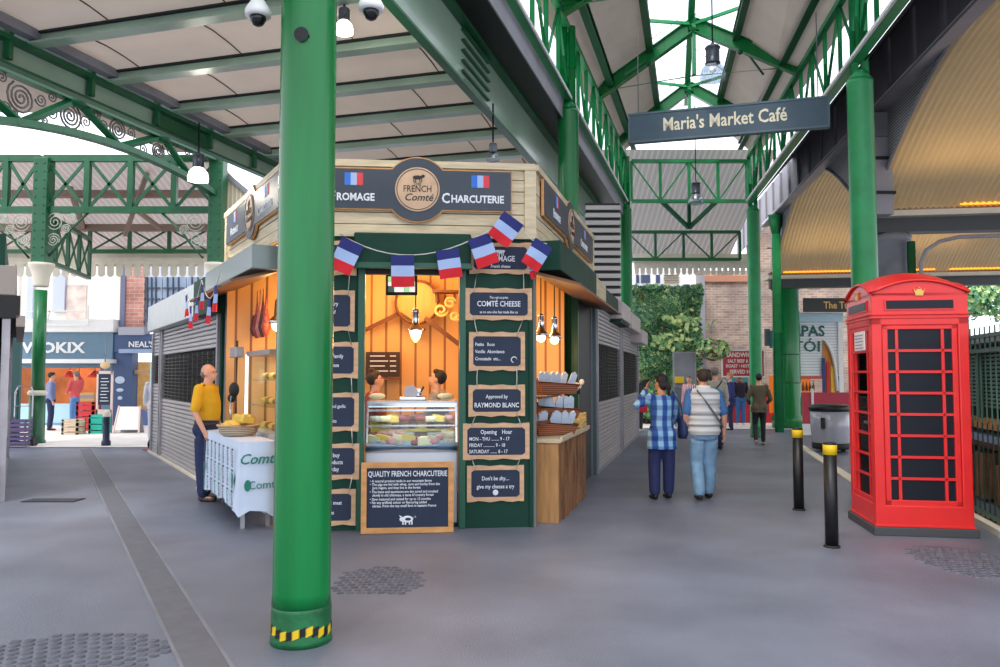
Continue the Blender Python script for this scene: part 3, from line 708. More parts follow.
# shelves on the right inside, with jars
t = thing('wall_shelf', 'dark wooden shelf high on the right of the kiosk back wall', 'shelf', P(447, 293, 10.2))
W(t).bar(P(433, 292, 10.2), P(460, 292, 10.2), .25, .03).build('board', DKW, t)
W(t).bar(P(437, 292, 10.3), P(437, 303, 10.3), .03, .2).build('bracket', DKW, t); W(t).bar(P(455, 292, 10.3), P(455, 303, 10.3), .03, .2).build('bracket', DKW, t)
t = thing('carved_scroll', 'pale carved wooden scroll ornament on the right of the kiosk back wall', 'ornament', P(448, 310, 10.25))
m = W(t)
for cx, cy, r, s_ in ((441, 310, 7, 1), (450, 303, 6, -1), (455, 316, 5, 1)):
    pts = []
    for k in range(22):
        a = s_*k*.42; q = r*(1-k/30); pts.append(P(cx + q*math.cos(a), cy + q*math.sin(a), 10.2))
    m.tube(pts, .02, 6)
m.build('scroll', mat('pale_wood', (238, 196, 120), .5), t)
t = thing('television', 'small flat television screen hanging above the counter behind the bunting', 'television', P(402, 284, 9.2))
W(t).add([P(386,274,9.2), P(417,274,9.2), P(417,295,9.2), P(386,295,9.2)] + [P(x,y,9.2)+Vector((0,.05,0)) for x,y in ((386,274),(417,274),(417,295),(386,295))], [(3,2,1,0),(4,5,6,7),(0,1,5,4),(1,2,6,5),(2,3,7,6),(3,0,4,7)]).build('case', BLACK, t)
m = W(t)
for x0, x1, mi in ((388,394,0),(394.3,404,1),(404.3,409,2),(409.3,415,1)):
    for y0, y1 in ((276.5,281),(281.5,286),(286.5,292)): m.add([P(x0,y1,9.185), P(x1,y1,9.185), P(x1,y0,9.185), P(x0,y0,9.185)], [(0,1,2,3)], (mi + int(y0)) % 3)
m.build('screen', [mat('scr_a', (150,220,160), emit=(140,220,150), es=.9), mat('scr_b', (60,90,90), emit=(60,110,100), es=.6), mat('scr_c', (230,235,235), emit=(225,235,235), es=.9)], t)
def chalk(fr, px0, py0, px1, py1, lines, label, icon=None, out=.03, cords=True, fr_w=.045, mtf=PINEF, wob=.012, d3=.025, rnd=True, name='chalkboard'):
    u0, z1 = fr.uz(px0, py0, out); u1, z0 = fr.uz(px1, py1, out); w, h = u1-u0, z1-z0
    t = fr.thing(name, label, 'chalkboard', (u0+u1)/2, -out, z0)
    m = MB(); n = 10
    def edge(y_out, y_in, amp):
        pts = [(-w/2 + w*k/n, y_out + (amp*math.sin(k*1.7 + u0*9)) ) for k in range(n+1)]; 
        pts += [(w/2 - w*k/n, y_in) for k in range(n+1)]
        m.prism(pts, (0,0,0), dep=d3)
    edge(0, fr_w, wob*.7); edge(h, h-fr_w, wob*.5)
    for s_ in (-1, 1): m.box(min(s_*w/2, s_*(w/2-fr_w)), max(s_*w/2, s_*(w/2-fr_w)), -.004, d3, .0, h)
    m.build('frame', mtf, t)
    MB().box(-w/2+fr_w*.8, w/2-fr_w*.8, .006, .012, fr_w*.8, h-fr_w*.8).build('panel', SLATE, t)
    m = MB(); ih = h - 2*fr_w; iw = w - 2*fr_w
    for (s_, cy, sz, al) in lines:
        x = 0 if al == 'C' else -iw/2 + .02
        m.text(s_, (x, .002, fr_w + ih*cy), sz, align='CENTER' if al == 'C' else 'LEFT', sx=.8, bold=sz*.012, ext=.001)
    if icon == 'sheep':
        for q in ((0,0,.03),(-.03,.005,.022),(.028,.006,.02)): m.ell((q[0], .003, fr_w+ih*.78+q[1]), (q[2], .002, q[2]*.7), 10)
        for x in (-.03,-.012,.014,.03): m.box(x-.004, x+.004, .001, .004, fr_w+ih*.6, fr_w+ih*.76)
    if icon == 'dot': m.ell((iw*.0, .003, fr_w+ih*.17), (.03,.002,.03), 14)
    if icon == 'curl':
        m.tube([(iw*.36 + .03*math.cos(a*.5), .003, fr_w + ih*.22 + .03*math.sin(a*.5)) for a in range(10)], .006, 5)
    m.build('lettering', CHALK, t)
    if rnd:
        m = MB()
        for sx_ in (-1, 1):
            for zz in (fr_w, h-fr_w):
                s2 = 1 if zz < h/2 else -1; x = sx_*(w/2-fr_w*.9)
                m.prism([(x, zz), (x - sx_*.035, zz), (x - sx_*.016, zz + s2*.014), (x, zz + s2*.03)], (0,.003,0), dep=.006)
        m.build('corner_piece', PINEF, t)
    return t, fr.w(u0, -out, z0), fr.w(u1, -out, z0), z1
SM = 'C'
rb = [
 ((469.5,242,531.5,274), [('FROMAGE', .36, .085, SM), ('French cheese', .08, .045, SM)], 'sheep', 'top chalkboard of the right stack, lettered FROMAGE with a sheep'),
 ((465.5,288,532,320), [('The real surprise', .74, .036, SM), ('COMTÉ CHEESE', .40, .082, SM), ('as no one else has made like us', .1, .04, SM)], None, 'second chalkboard of the right stack, about Comté cheese'),
 ((469,332,525,370.5), [('Petite   Rose', .68, .05, 'L'), ('Vanille  Abondance', .44, .05, 'L'), ('Croustade  etc...', .2, .05, 'L')], 'curl', 'third chalkboard of the right stack with three lines of script'),
 ((468.5,385,525,416), [('Approved by', .60, .055, SM), ('RAYMOND BLANC', .2, .07, SM)], None, 'fourth chalkboard of the right stack, beginning Approved by'),
 ((463,423.5,529.5,459), [('Opening    Hour', .77, .062, SM), ('MON - THU ......... 9 - 17', .53, .052, 'L'), ('FRIDAY ............. 9 - 18', .30, .052, 'L'), ('SATURDAY ........ 8 - 17', .07, .052, 'L')], None, 'fifth chalkboard of the right stack with the opening hours'),
 ((467,466,524,501), [("Don't be shy....", .62, .06, SM), ('give my cheese a try', .32, .06, SM)], 'dot', 'bottom chalkboard of the right stack inviting people to try the cheese')]
prev = None
for (bx_, ln, ic, lb) in rb:
    t, q0, q1, z1 = chalk(KF, *bx_, ln, lb, ic)
    if prev is not None:
        for k, (p_, n_) in enumerate(((prev[0], q0), (prev[1], q1))):
            zt = prev[2]; u0 = KF.I @ p_; u1 = KF.I @ n_; s_ = .09 if k == 0 else -.09
            top = KF.w(u0.x + s_, -.034, zt + .03); bot = KF.w(u1.x + s_, -.034, z1 - .03)
            W(t).tube([top, (top+bot)/2 + Vector((.004*(1 if k else -1),0,0)), bot], .005, 5).build('hanging_cord', ROPE, t)
    prev = (q0, q1, q0.z)
lbs = [
 ((296,240,356.5,275), [('CHARCUTERIE', .34, .07, SM), ('Saucisson', .08, .045, SM)], 'top chalkboard of the left stack, behind the foreground column'),
 ((292,290,354.5,331), [('Taste our Mary', .66, .06, SM), ('of the herd of', .40, .055, SM), ('raw milk', .14, .055, SM)], 'second chalkboard of the left stack, half hidden by the foreground column'),
 ((294,342,358,378), [('Cow, Sheep, Family', .58, .055, SM), ('& Goat cheese', .25, .055, SM)], 'third chalkboard of the left stack with a light pine frame'),
 ((292,393,358.5,431), [('Ham, saucisson and garlic', .64, .05, SM), ('cured', .38, .05, SM), ('& smoked bits', .14, .05, SM)], 'fourth chalkboard of the left stack, the widest one'),
 ((296,444,359,479), [('You can buy', .66, .06, SM), ('all our products', .40, .06, SM), ('on Saturday', .14, .06, SM)], 'fifth chalkboard of the left stack saying Saturday'),
 ((294,490,355.5,525), [('We do cured meat', .6, .055, SM), ('for parties', .24, .055, SM)], 'lowest chalkboard of the left stack near the ground')]
prev = None
for (bx_, ln, lb) in lbs:
    t, q0, q1, z1 = chalk(KF, *bx_, ln, lb, None)
    if prev is not None:
        u0 = KF.I @ prev[1]; u1 = KF.I @ q1
        W(t).tube([KF.w(u0.x-.07, -.034, prev[2]+.03), KF.w(u1.x-.07, -.034, z1-.03)], .005, 5).build('hanging_cord', ROPE, t)
    prev = (q0, q1, q0.z)
# big floor board
u0, z1 = KF.uz(361.5, 463, .2); u1, _ = KF.uz(453.5, 530, .2)
t = KF.thing('floor_chalkboard', 'large pine framed chalkboard headed Quality French Charcuterie leaning in front of the counter', 'chalkboard', (u0+u1)/2, -.22, 0.005)
w_, h_ = u1-u0, z1
m = MB(); fw = .056
m.box(-w_/2, w_/2, -.01, .03, 0, fw); m.box(-w_/2, w_/2, -.01, .03, h_-fw, h_); m.box(-w_/2, -w_/2+fw, -.012, .03, fw, h_-fw); m.box(w_/2-fw, w_/2, -.012, .03, fw, h_-fw)
m.build('frame', PINEO, t, .004)
MB().box(-w_/2+fw*.9, w_/2-fw*.9, .008, .02, fw*.9, h_-fw*.9).build('panel', SLATE, t)
m = MB(); m.text('QUALITY FRENCH CHARCUTERIE', (0, .004, h_*.80), .078, sx=.68, bold=.001)
yy = .72
for ln in ('• A natural product made in our mountain farms', '• The pigs are fed with whey, corn and barley from the', '   Jura region, and they live in the forest', '• The hams and saucissons are dry cured and smoked', '   slowly in old chimneys, a taste of country forest', '• Slow matured and rested for up to 12 months', '• No any artificial colour or flavouring added', '   nitrate. From the top small farm in eastern France'):
    m.text(ln, (-w_/2+fw+.03, .004, h_*yy), .036, align='LEFT', sx=.88, bold=.0006); yy -= .056 if ln[0] != '•' else .048
m.build('lettering', CHALK, t)
m = MB(); z0 = h_*.195
m.ell((0,.006,z0), (.058,.004,.034), 16); m.ell((-.055,.006,z0-.002), (.026,.004,.022), 12); m.tube([(.055,.004,z0+.01),(.075,.004,z0+.03),(.085,.004,z0+.012)], .004, 5)
for x in (-.045,-.02,.02,.045): m.box(x-.007, x+.007, .003, .008, z0-.055, z0-.02)
m.prism([(-.07,z0+.015),(-.085,z0+.04),(-.05,z0+.025)], (0,.003,0), dep=.004)
m.build('pig_drawing', CHALK, t)
m = MB(); m.ell((.005,.0015,z0), (.03,.002,.015), 12); m.build('pig_spot', SLATE, t)
# fascia signs: plate with a round medallion
def fsign(fr, u0, u1, z0, z1, uc, rr, left, right, label, txt=.1, zc=None):
    t = fr.thing('fascia_sign', label, 'sign', uc, -.09, z0)
    h = z1-z0; zc = h/2 if zc is None else zc; a0 = math.asin(min(.99, (h-zc)/rr)); a1 = math.asin(min(.99, zc/rr))
    def outline(g):
        hh = g; pts = [(u0-uc-g, -g), (u0-uc-g, h+g)]; r = rr+g
        a0_ = math.asin((h+g-zc)/r); a1_ = math.asin((zc+g)/r)
        for k in range(17): q = PI - a0_ - (PI-2*a0_)*k/16; pts.append((r*math.cos(q), zc + r*math.sin(q)))
        pts += [(u1-uc+g, h+g), (u1-uc+g, -g)]
        for k in range(17): q = -a1_ - (PI-2*a1_)*k/16; pts.append((r*math.cos(q), zc + r*math.sin(q)))
        return pts
    MB().prism(outline(.014), (0,.012,0), dep=.03).build('back_edge', PINEO, t)
    MB().prism(outline(0), (0,0,0), dep=.03).build('board', NAVY, t)
    r2 = rr*.70
    MB().prism([(r2*math.cos(k*PI/20), zc + r2*math.sin(k*PI/20)) for k in range(40)], (0,-.012,0), dep=.02).build('medallion', mat('medallion_wood', (200, 168, 138), .6, var=.15), t)
    m = MB(); m.tube([(r2*.92*math.cos(k*PI/20), -.014, zc + r2*.92*math.sin(k*PI/20)) for k in range(40)], .004, 5, closed=True)
    k_ = r2/.165
    m.ell((0, -.015, zc+.088*k_), (.036*k_,.004,.016*k_)); m.ell((.04*k_, -.015, zc+.098*k_), (.014*k_,.004,.012*k_))
    for x in (-.028,-.014,.016,.03): m.box((x-.003)*k_, (x+.004)*k_, -.018, -.012, zc+.055*k_, zc+.085*k_)
    m.text('THE', (0,-.014, zc+.028*k_), .034*k_, sx=.9); m.text('FRENCH', (0,-.014,zc-.02*k_), .07*k_, sx=.8, bold=.0005); m.text('Comté', (.01,-.014,zc-.085*k_), .075*k_, shear=.3, bold=.001)
    m.build('emblem', mat('emblem_ink', (52,44,44), .7), t)
    fw_, fh = .19, .13
    for s_, uu in (('l', (u0-uc - rr)/2 if not left else (u0-uc-rr)/2), ('r', (u1-uc+rr)/2)):
        tx = left if s_ == 'l' else right
        for k, mt in enumerate((0, 1, 2)): pass
        m = MB()
        for k in range(3): m.box(uu-.095+k*.0633, uu-.095+(k+1)*.0633, -.004, 0, h*.58, h*.58+fh, k)
        m.build('painted_flag', [SBLUE, FWHITE, SRED], t)
        wd = .083*len(tx)*.80; m = MB(); m.text(tx[1:], (uu - wd/2 + .055, -.004, h*.19), txt*1.1, align='LEFT', sx=.87, bold=.003); m.text(tx[0], (uu - wd/2 + .045, -.004, h*.17), txt*1.5, align='RIGHT', sx=.84, bold=.003)
        m.build('lettering', CHALK, t)
    return t
ul = KF.uz(335, 190, .09)[0]; ur = KF.uz(511, 190, .09)[0]; uc = KF.uz(417.5, 190, .09)[0]; zt = KF.uz(417, 170, .09)[1]; zb_ = KF.uz(417, 209, .09)[1]
fsign(KF, 2*uc-ur+.0, ur, zb_, zt, uc, .335, 'FROMAGE', 'CHARCUTERIE', 'front fascia sign lettered Fromage and Charcuterie with a round cow emblem')
zc_ = (zb_+zt)/2
fsign(KL, .28, KL.len-.15, zb_+.03, zt+.0, KL.len/2+.1, .32, 'FROMAGE', 'CHARCUTERIE', 'side fascia sign with a flag and round emblem, left of the foreground column')
fsign(KR, .25, KR.len-.35, zb_+.03, zt+.0, 2.0, .32, 'FROMAGE', 'CHARCUTERIE', 'side fascia sign with a round emblem on the right flank of the kiosk')
# bunting
def flagmesh(w, h, tw):
    m = MB()
    for k in range(3):
        def fn(u, v, k=k): 
            vv = (k+v)/3; return Vector((-w/2 + w*u, .02*math.sin(u*5+vv*3+tw)*vv, -h*vv))
        m.grid(fn, 5, 3, k)
    return m
def bunting(pts, flags, label):
    t = thing('bunting', label, 'bunting', pts[0])
    P3 = [Vector(p) for p in pts]; W(t).tube(P3, .006, 5).build('cord', ROPE, t)
    for (p, rot, tw, w, h, fac) in flags:
        m = flagmesh(w, h, tw); M_ = Matrix.Translation(p) @ Matrix.Rotation(fac, 4, 'Z') @ Matrix.Rotation(rot, 4, 'Y')
        q = W(t); q.M = q.M @ M_; 
        vs = m.v; q.add(vs, m.f); q.m = m.m; q.sm = m.sm
        o = q.build('flag', [FBLUE, FWHITE, FRED], t)
def kp(px, py, out=.25): u, z = KF.uz(px, py, out); return KF.w(u, -out, z)
cordp = []
for k in range(15):
    px = 340 + (511-340)*k/14; py = 226 + (238-226)*0 + 0
    f = k/14; py = 234*(1-f) + 216*f + 4*32*f*(1-f)*.98*(1 - .15*f) ; cordp.append(kp(px, py))
cordp += [kp(520, 228), kp(532, 240), kp(547, 244)]
import bisect
def atc(px):
    f = (px-340)/171.0; return 234*(1-f) + 216*f + 4*32*f*(1-f)*.98*(1-.15*f)
fl = []
for px, rot, h in ((353, .42, .34), (402.5, -.02, .33), (447, -.16, .30), (478.5, -.34, .32)):
    fl.append((kp(px, atc(px), .26), rot, px*.1, .235, h, KF.rz))
fl.append((kp(514, 218, .27), .62, 2.0, .25, .30, KF.rz)); fl.append((kp(544, 243, .30), .55, 1.0, .21, .30, KF.rz + .1)); fl.append((kp(531, 254, .24), -.25, .4, .13, .26, KF.rz + .9))
bunting(cordp, fl, 'string of French tricolour flags swagged across the front of the kiosk')
def kl(u, z, out=.55): return KL.w(u, -out, z)
n = 12; pts = [kl(-.2 + 2.5*k/n, 2.78 - .28*math.sin(PI*((k/n*2) % 1.0)), .52) for k in range(n+1)]
fl = []
for u in (-.08, .30, .75, 1.15, 1.65, 2.05):
    k = (u+.2)/2.5; z = 2.78 - .28*math.sin(PI*((k*2) % 1.0)); fl.append((kl(u, z, .53), R.uniform(-.15,.15), u, .2, .30, KL.rz))
bunting(pts, fl, 'string of French flags along the left flank of the kiosk')
# ---------------------------------------------------------------- counter in the front opening
cu0, cu1 = uo0+.01, uo1-.01; zc0 = KF.uz(412, 403, -.1)[1]
t = KF.thing('display_counter', 'white refrigerated glass display counter filled with charcuterie in the kiosk front', 'counter', (cu0+cu1)/2, .12, 0)
hw = (cu1-cu0)/2; CW = mat('counter_white', (222,228,236), .3, coat=.4); 
m = MB(); m.box(-hw, hw, .0, .75, 0.03, .78); m.build('cabinet', CW, t, .01)
m = MB(); m.tube([(-hw, -.02, .84), (hw, -.02, .84)], .05, 14); m.build('front_bumper', mat('bumper_blue', (150,185,225), .25), t)
MB().prism([(0,.78),(.75,.78),(.75,1.0),(.0,.815)], (hw,0,0), ux=(0,1,0), dep=2*hw).build('display_deck', STEEL, t)
MB().box(-hw, hw, .25, .75, 1.07, 1.082).build('upper_shelf', GLASS, t)
m = MB()
m.add([(-hw, .0, .86), (hw, .0, .86), (hw, .12, 1.27), (-hw, .12, 1.27)], [(0,1,2,3)]); m.build('front_glass', GLASS, t)
m = MB(); m.bar((-hw,.12,1.28), (hw,.12,1.28), .05, .035); m.bar((-hw,.10,1.22), (hw,.10,1.22), .03, .02); m.bar((-hw+.01, 0, .85), (-hw+.01, .12, 1.28), .02, .02); m.bar((hw-.01, 0, .85), (hw-.01, .12, 1.28), .02, .02); m.bar((-hw,.05,1.06),(hw,.05,1.06),.025,.018); m.build('chrome_rail', CHROME, t)
MB().box(-hw, hw, .12, .78, 1.29, 1.32).build('counter_top', mat('top_steel', (190, 198, 205), .25, metal=.6), t)
MB().box(-hw+.02, hw-.02, .14, .18, 1.255, 1.275).build('strip_light', mat('counter_tube', (225,240,255), emit=(225,240,255), es=2), t)
light('AREA', (0,.25,1.25), 2.2, (230,242,255), 1.0, t, .15)
MEAT = [mat('salami_red', (150,70,66), .6, var=.4, scale=30), mat('ham_pink', (205,140,130), .6, var=.25, scale=20), mat('cheese_gold', (236,200,90), .6, var=.1), mat('rind_grey', (176,168,150), .8, var=.25, scale=20), mat('cheese_cream', (240,226,180), .6), mat('dark_sausage', (96,58,52), .7, var=.3, scale=20), mat('leaf_garnish', (90,130,60), .7), mat('blue_pack', (160,190,210), .4)]
kinds = [('salami', 'salami', 0), ('cured_ham', 'ham', 1), ('cheese_wedge', 'cheese', 2), ('cheese_round', 'cheese', 3), ('cheese_round', 'cheese', 4), ('dry_sausage', 'sausage', 5), ('price_card', 'price card', 7), ('cheese_wedge', 'cheese', 4)]
labs = {0:'thick red salami laid in the counter display', 1:'piece of pink cured ham in the counter display', 2:'golden cheese wedge in the counter display', 3:'grey-rinded round cheese in the counter display', 4:'pale cream round cheese in the counter display', 5:'dark dry sausage in the counter display', 6:'small pale blue price card in the counter display', 7:'cream cheese wedge in the counter display'}
protos = {}
def makeitem(k):
    nm, cat, mi = kinds[k]; m = MB()
    if k == 0: m.tube([(-.08,0,.035),(-.06,0,.035),(0,0,.038),(.06,0,.035),(.08,0,.035)], [.012,.032,.037,.032,.012], 10)
    elif k == 1: m.ell((0,0,.045), (.08,.06,.045), 12)
    elif k in (2, 7): m.prism([(-.07,0),(.07,0),(.07,.06),(-.07,.085)], (0,-.05,0), dep=.09)
    elif k in (3, 4): m.lathe([(.062,0),(.07,.01),(.07,.055),(.062,.065)], n=18)
    elif k == 5: m.tube([(-.09,0,.03),(-.05,.02,.035),(.0,.03,.035),(.05,.02,.035),(.09,0,.03)], [.01,.022,.024,.022,.01], 8)
    elif k == 6: m.prism([(-.035,0),(.035,0),(.035,.055),(-.035,.055)], (0,-.02,0), dep=.003)
    return m.build(nm, MEAT[mi])
def putitem(k, p, rz, sc=1.0):
    if k not in protos:
        o = makeitem(k); tag(o, labs[k], kinds[k][1], labs[k].replace(' in the counter display','').replace(' laid','') + ' pieces in the counter'); protos[k] = o
    else: o = protos[k].copy(); C.objects.link(o)
    o.location = p; o.rotation_euler = (0,0,rz); o.scale = (sc,sc,sc); return o
base = KF.w((cu0+cu1)/2, .12, 0)
for row, (yy_, zz_, seq) in enumerate(((.08, .845, 10), (.21, .875, 10), (.34, .908, 10), (.38, 1.083, 9), (.5, 1.083, 8))):
    for j in range(seq):
        u = -hw + .08 + (2*hw-.16)*j/(seq-1); k = R.choice([0,1,2,3,4,5,7,3,1] if row < 3 else [2,5,7,4,5,0,3,1])
        if row == 0 and j % 4 == 0: k = 6
        p = KF.w((cu0+cu1)/2 + u, .12 + yy_ + .0, zz_ + (.0 if row else 0))
        putitem(k, p, KF.rz + R.uniform(-.5,.5) if k != 6 else KF.rz, R.uniform(.85, 1.05))
# raised back rows sit on a stepped tray
t2 = KF.thing('display_tray', 'stepped steel tray with yellow trim at the back of the counter', 'tray', (cu0+cu1)/2, .67, .97)
MB().box(-hw+.03, hw-.03, -.12, .06, 0, .03).build('step', STEEL, t2); MB().box(-hw+.03, hw-.03, -.13, -.12, .0, .03).build('front_trim', MEAT[2], t2)
for j in range(9): putitem([2,4,5,3,1,2,0,3,5][j], KF.w((cu0+cu1)/2 - hw + .08 + (2*hw-.16)*j/8, .62, 1.0), KF.rz + R.uniform(-.4,.4), .95)
# things on the counter top
t = KF.thing('meat_slicer', 'silver meat slicer standing on the counter between the two assistants', 'meat slicer', (cu0+cu1)/2 + .0, .5, 1.321)
m = MB(); m.box(-.15, .15, -.1, .12, 0, .04); m.box(-.05,.10, 0,.1,.04,.13); m.build('body', CHROME, t, .01)
MB().tube([(-.02,-.06,.09), (-.02,-.04,.09)], .075, 28).build('blade', STEEL, t); MB().tube([(.08,-.05,.06),(.12,-.08,.15)], .012, 8).build('handle', BLACK, t); MB().box(.04,.14,-.1,.1,.08,.09).build('carriage', STEEL, t)
for q, (uu, lb) in enumerate(((-.38, 'pale wrapped cheese on the counter in front of the left assistant'), (.36, 'pale paper-wrapped bundle on the counter under the right assistant'))):
    o = MB().ell((0,0,.05), (.09,.06,.035), 14).build('wrapped_cheese', MEAT[4]); o.location = KF.w((cu0+cu1)/2+uu, .3, 1.321); o.rotation_euler = (0,0,KF.rz); tag(o, lb, 'wrapped cheese')
# interior menu board + warm lights
t = thing('menu_board', 'dark menu board on the back wall above the left assistant', 'menu board', P(384, 375, 10.3))
for args, nm, mt in ((((366,352),(400,377)), 'panel', mat('menu_dark', (60,36,22), .5)),):
    (x0,y0),(x1,y1) = args; W(t).bar((P(x0,(y0+y1)/2,10.3)), P(x1,(y0+y1)/2,10.3), .04, .33).build(nm, mt, t)
W(t).bar(P(365,379,10.26), P(401,379,10.26), .05, .04).build('frame_rail', DKW, t); m = W(t)
for k in range(4): m.bar(P(370,356+k*5,10.24), P(385+3*(k%2),356+k*5,10.24), .004, .014); m.bar(P(390,356+k*5,10.24), P(396,356+k*5,10.24), .004, .014)
m.build('chalk_lines', CHALK, t)
b = P(415.5, 342, 8.75); t = thing('pendant_lamp', 'brass and glass pendant lamp glowing in the kiosk opening', 'lamp', b)
MB().lathe([(.01,0),(.045,.045),(.062,.10),(.064,.135)], n=24).build('bulb', BULB, t)
MB().lathe([(.10,.125),(.085,.15),(.05,.19),(.038,.22),(.038,.33),(.05,.34),(.03,.37),(.012,.38)], n=24).build('holder', CHROME, t); MB().cyl((0,0,.37),(0,0,ZF0-b.z),.007,n=6).build('cord', BLACKM, t)
light('POINT', (0,-.1,-.05), 14, (255,190,110), .08, t)
light('POINT', KF.w(W_*.45, 1.3, 2.75), 62, (255,205,140), .25, name='kiosk_ceiling_light')
light('POINT', KF.w(-.25, 1.4, 2.6), 26, (255,205,140), .25, name='kiosk_ceiling_light')
light('POINT', KR.w(1.6, .6, 2.5), 18, (255,205,140), .2, name='kiosk_ceiling_light')
# ---------------------------------------------------------------- right bay
def rbp(px, py, out): u, z = KR.uz(px, py, out); return KR.w(u, -out, z)
for px, py, lb in ((541, 341, 'left one of two glowing pendant lamps in the right-hand bay of the kiosk'), (554.5, 343, 'right one of two glowing pendant lamps in the right-hand bay of the kiosk')):
    b = P(px, py, 9.6 if px < 550 else 9.9); t = thing('pendant_lamp', lb, 'lamp', b)
    MB().ell((0,0,.04), .055).build('bulb', BULB, t); MB().lathe([(.10,.06),(.08,.10),(.045,.14),(.035,.3),(.045,.31),(.012,.34)], n=20).build('holder', CHROME, t); MB().cyl((0,0,.33),(0,0,ZF0-b.z),.007,n=6).build('cord', BLACKM, t)
    light('POINT', (0,0,-.08), 7, (255,190,110), .05, t)
t = KR.thing('crate_counter', 'wooden crate-like counter of rough vertical boards under the right-hand bay', 'counter', 1.5, -.2, 0)
m = W(t); wood = m
def tb(u0, u1, y0, y1, z0, z1, name, mt, bevel=0): return wbox(KR, u0, u1, y0, y1, z0, z1, name, mt, t, bevel)
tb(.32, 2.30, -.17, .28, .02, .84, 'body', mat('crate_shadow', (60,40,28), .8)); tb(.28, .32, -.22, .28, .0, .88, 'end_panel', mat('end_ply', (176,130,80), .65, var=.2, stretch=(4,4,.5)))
for k in range(11): tb(.32 + k*.18, .32 + k*.18 + .12, -.22 - .012*(k%3), -.17, .0, .86 + .02*R.random(), 'side_board', BROWN)
tb(.26, 2.35, -.25, .3, .86, .90, 'top_board', PINE, .004); tb(.26, 2.35, -.27, -.24, .88, .93, 'top_lip', PINE, .004)
WICK = stripemat('wicker', (110,62,40), (168,104,70), 2, 14, .7, bump=.4); PACK = mat('blue_white_pack', (196,214,232), .35, var=.15, scale=14)
for q, (px0, py0, px1, py1, d, nb, lb) in enumerate(((539, 372, 569, 384, 9.5, 6, 'top wicker basket of blue-white packets in the right-hand bay'), (538, 394, 572, 408, 9.3, 8, 'middle wicker basket of blue-white packets in the right-hand bay'), (537, 423, 566, 437, 9.05, 8, 'bottom wicker basket of blue-white packets on the crate counter'))):
    a = P(px0, py0, d); bb = P(px1, py1, d+.35); c = (a+bb)/2; c.z = min(a.z, bb.z); wd = (bb-a).length*.5
    ang2 = math.atan2(bb.y-a.y, bb.x-a.x); t = thing('wicker_basket', lb, 'basket', (c.x, c.y, max(bb.z-.12, .905)), KR.rz - .9)
    m = MB(); w2, d2 = .27, .15
    m.add([(-w2*.85,-d2*.85,0),(w2*.85,-d2*.85,0),(w2*.85,d2*.85,0),(-w2*.85,d2*.85,0),(-w2,-d2,.15),(w2,-d2,.11),(w2,d2,.15),(-w2,d2,.19)], [(0,3,2,1),(0,1,5,4),(1,2,6,5),(2,3,7,6),(3,0,4,7)]); m.build('basket_body', WICK, t)
    MB().tube([(-w2,-d2,.15),(w2,-d2,.11),(w2,d2,.15),(-w2,d2,.19)], .014, 6, closed=True).build('rim', DKW, t)
    for k in range(nb):
        o = MB().prism([(-.045,0),(.045,0),(.038,.18),(.0,.21),(-.038,.18)], (0,-.012,0), dep=.024).build('cheese_packet', PACK)
        lx = -w2*.75 + 1.5*w2*k/(nb-1); M_ = tmat(t) @ Vector((lx, R.uniform(-.05,.05), .075)); o.location = M_; o.rotation_euler = (.25, R.uniform(-.3,.3), KR.rz-.9 + R.uniform(-.3,.3))
        tag(o, 'blue-white packet standing in ' + lb.split(' of ')[0].replace('top','the top').replace('middle','the middle').replace('bottom','the bottom'), 'packet', 'packets in the ' + lb.split(' ')[0] + ' basket')
    if bb.z-.12 > .95: wbox(KR, .35, 1.6, -.02, .35, bb.z-.15, bb.z-.125, 'shelf', DKW)
t = thing('toy_sheep', 'small white woolly sheep figure beside the top basket', 'figure', P(575, 391, 10.4))
m = MB(); m.ell((0,0,.06), (.09,.06,.055)); m.ell((.09,0,.12), (.035,.03,.04)); m.build('body', mat('wool', (235,228,215), .95, bump=.6, scale=30), t)
for x in (-.05,.05):
    for y in (-.03,.03): MB().cyl((x,y,-.04),(x,y,.04),.012,n=8).build('leg', BLACKM, t)
t = KR.thing('price_sign', 'grey wooden name board above the baskets in the right-hand bay', 'sign', 1.0, .3, 2.0)
MB().box(-.35,.35,-.02,.02,0,.13).build('board', mat('weathered', (150,135,115),.7,var=.2), t); MB().text('FROMAGE', (0,-.024,.03), .09, sx=.8).build('lettering', CHALK, t)
t = KR.thing('yellow_crate', 'yellow crate behind the packets on the crate counter', 'crate', 1.9, -.1, .902)
m = MB(); m.box(-.22,.22,-.15,.15,0,.02)
for z in (.04,.10,.16):
    m.box(-.22,.22,-.16,-.15,z,z+.04); m.box(-.22,.22,.15,.16,z,z+.04); m.box(-.23,-.22,-.15,.15,z,z+.04); m.box(.22,.23,-.15,.15,z,z+.04)
for x in (-.2,.2):
    for y in (-.14,.14): m.box(x-.015,x+.015,y-.015,y+.015,0,.21)
m.build('slats', mat('yellow_wood', (222,190,100), .6), t); MB().box(-.2,.2,-.13,.13,.03,.12).build('lining_paper', WHITE, t)
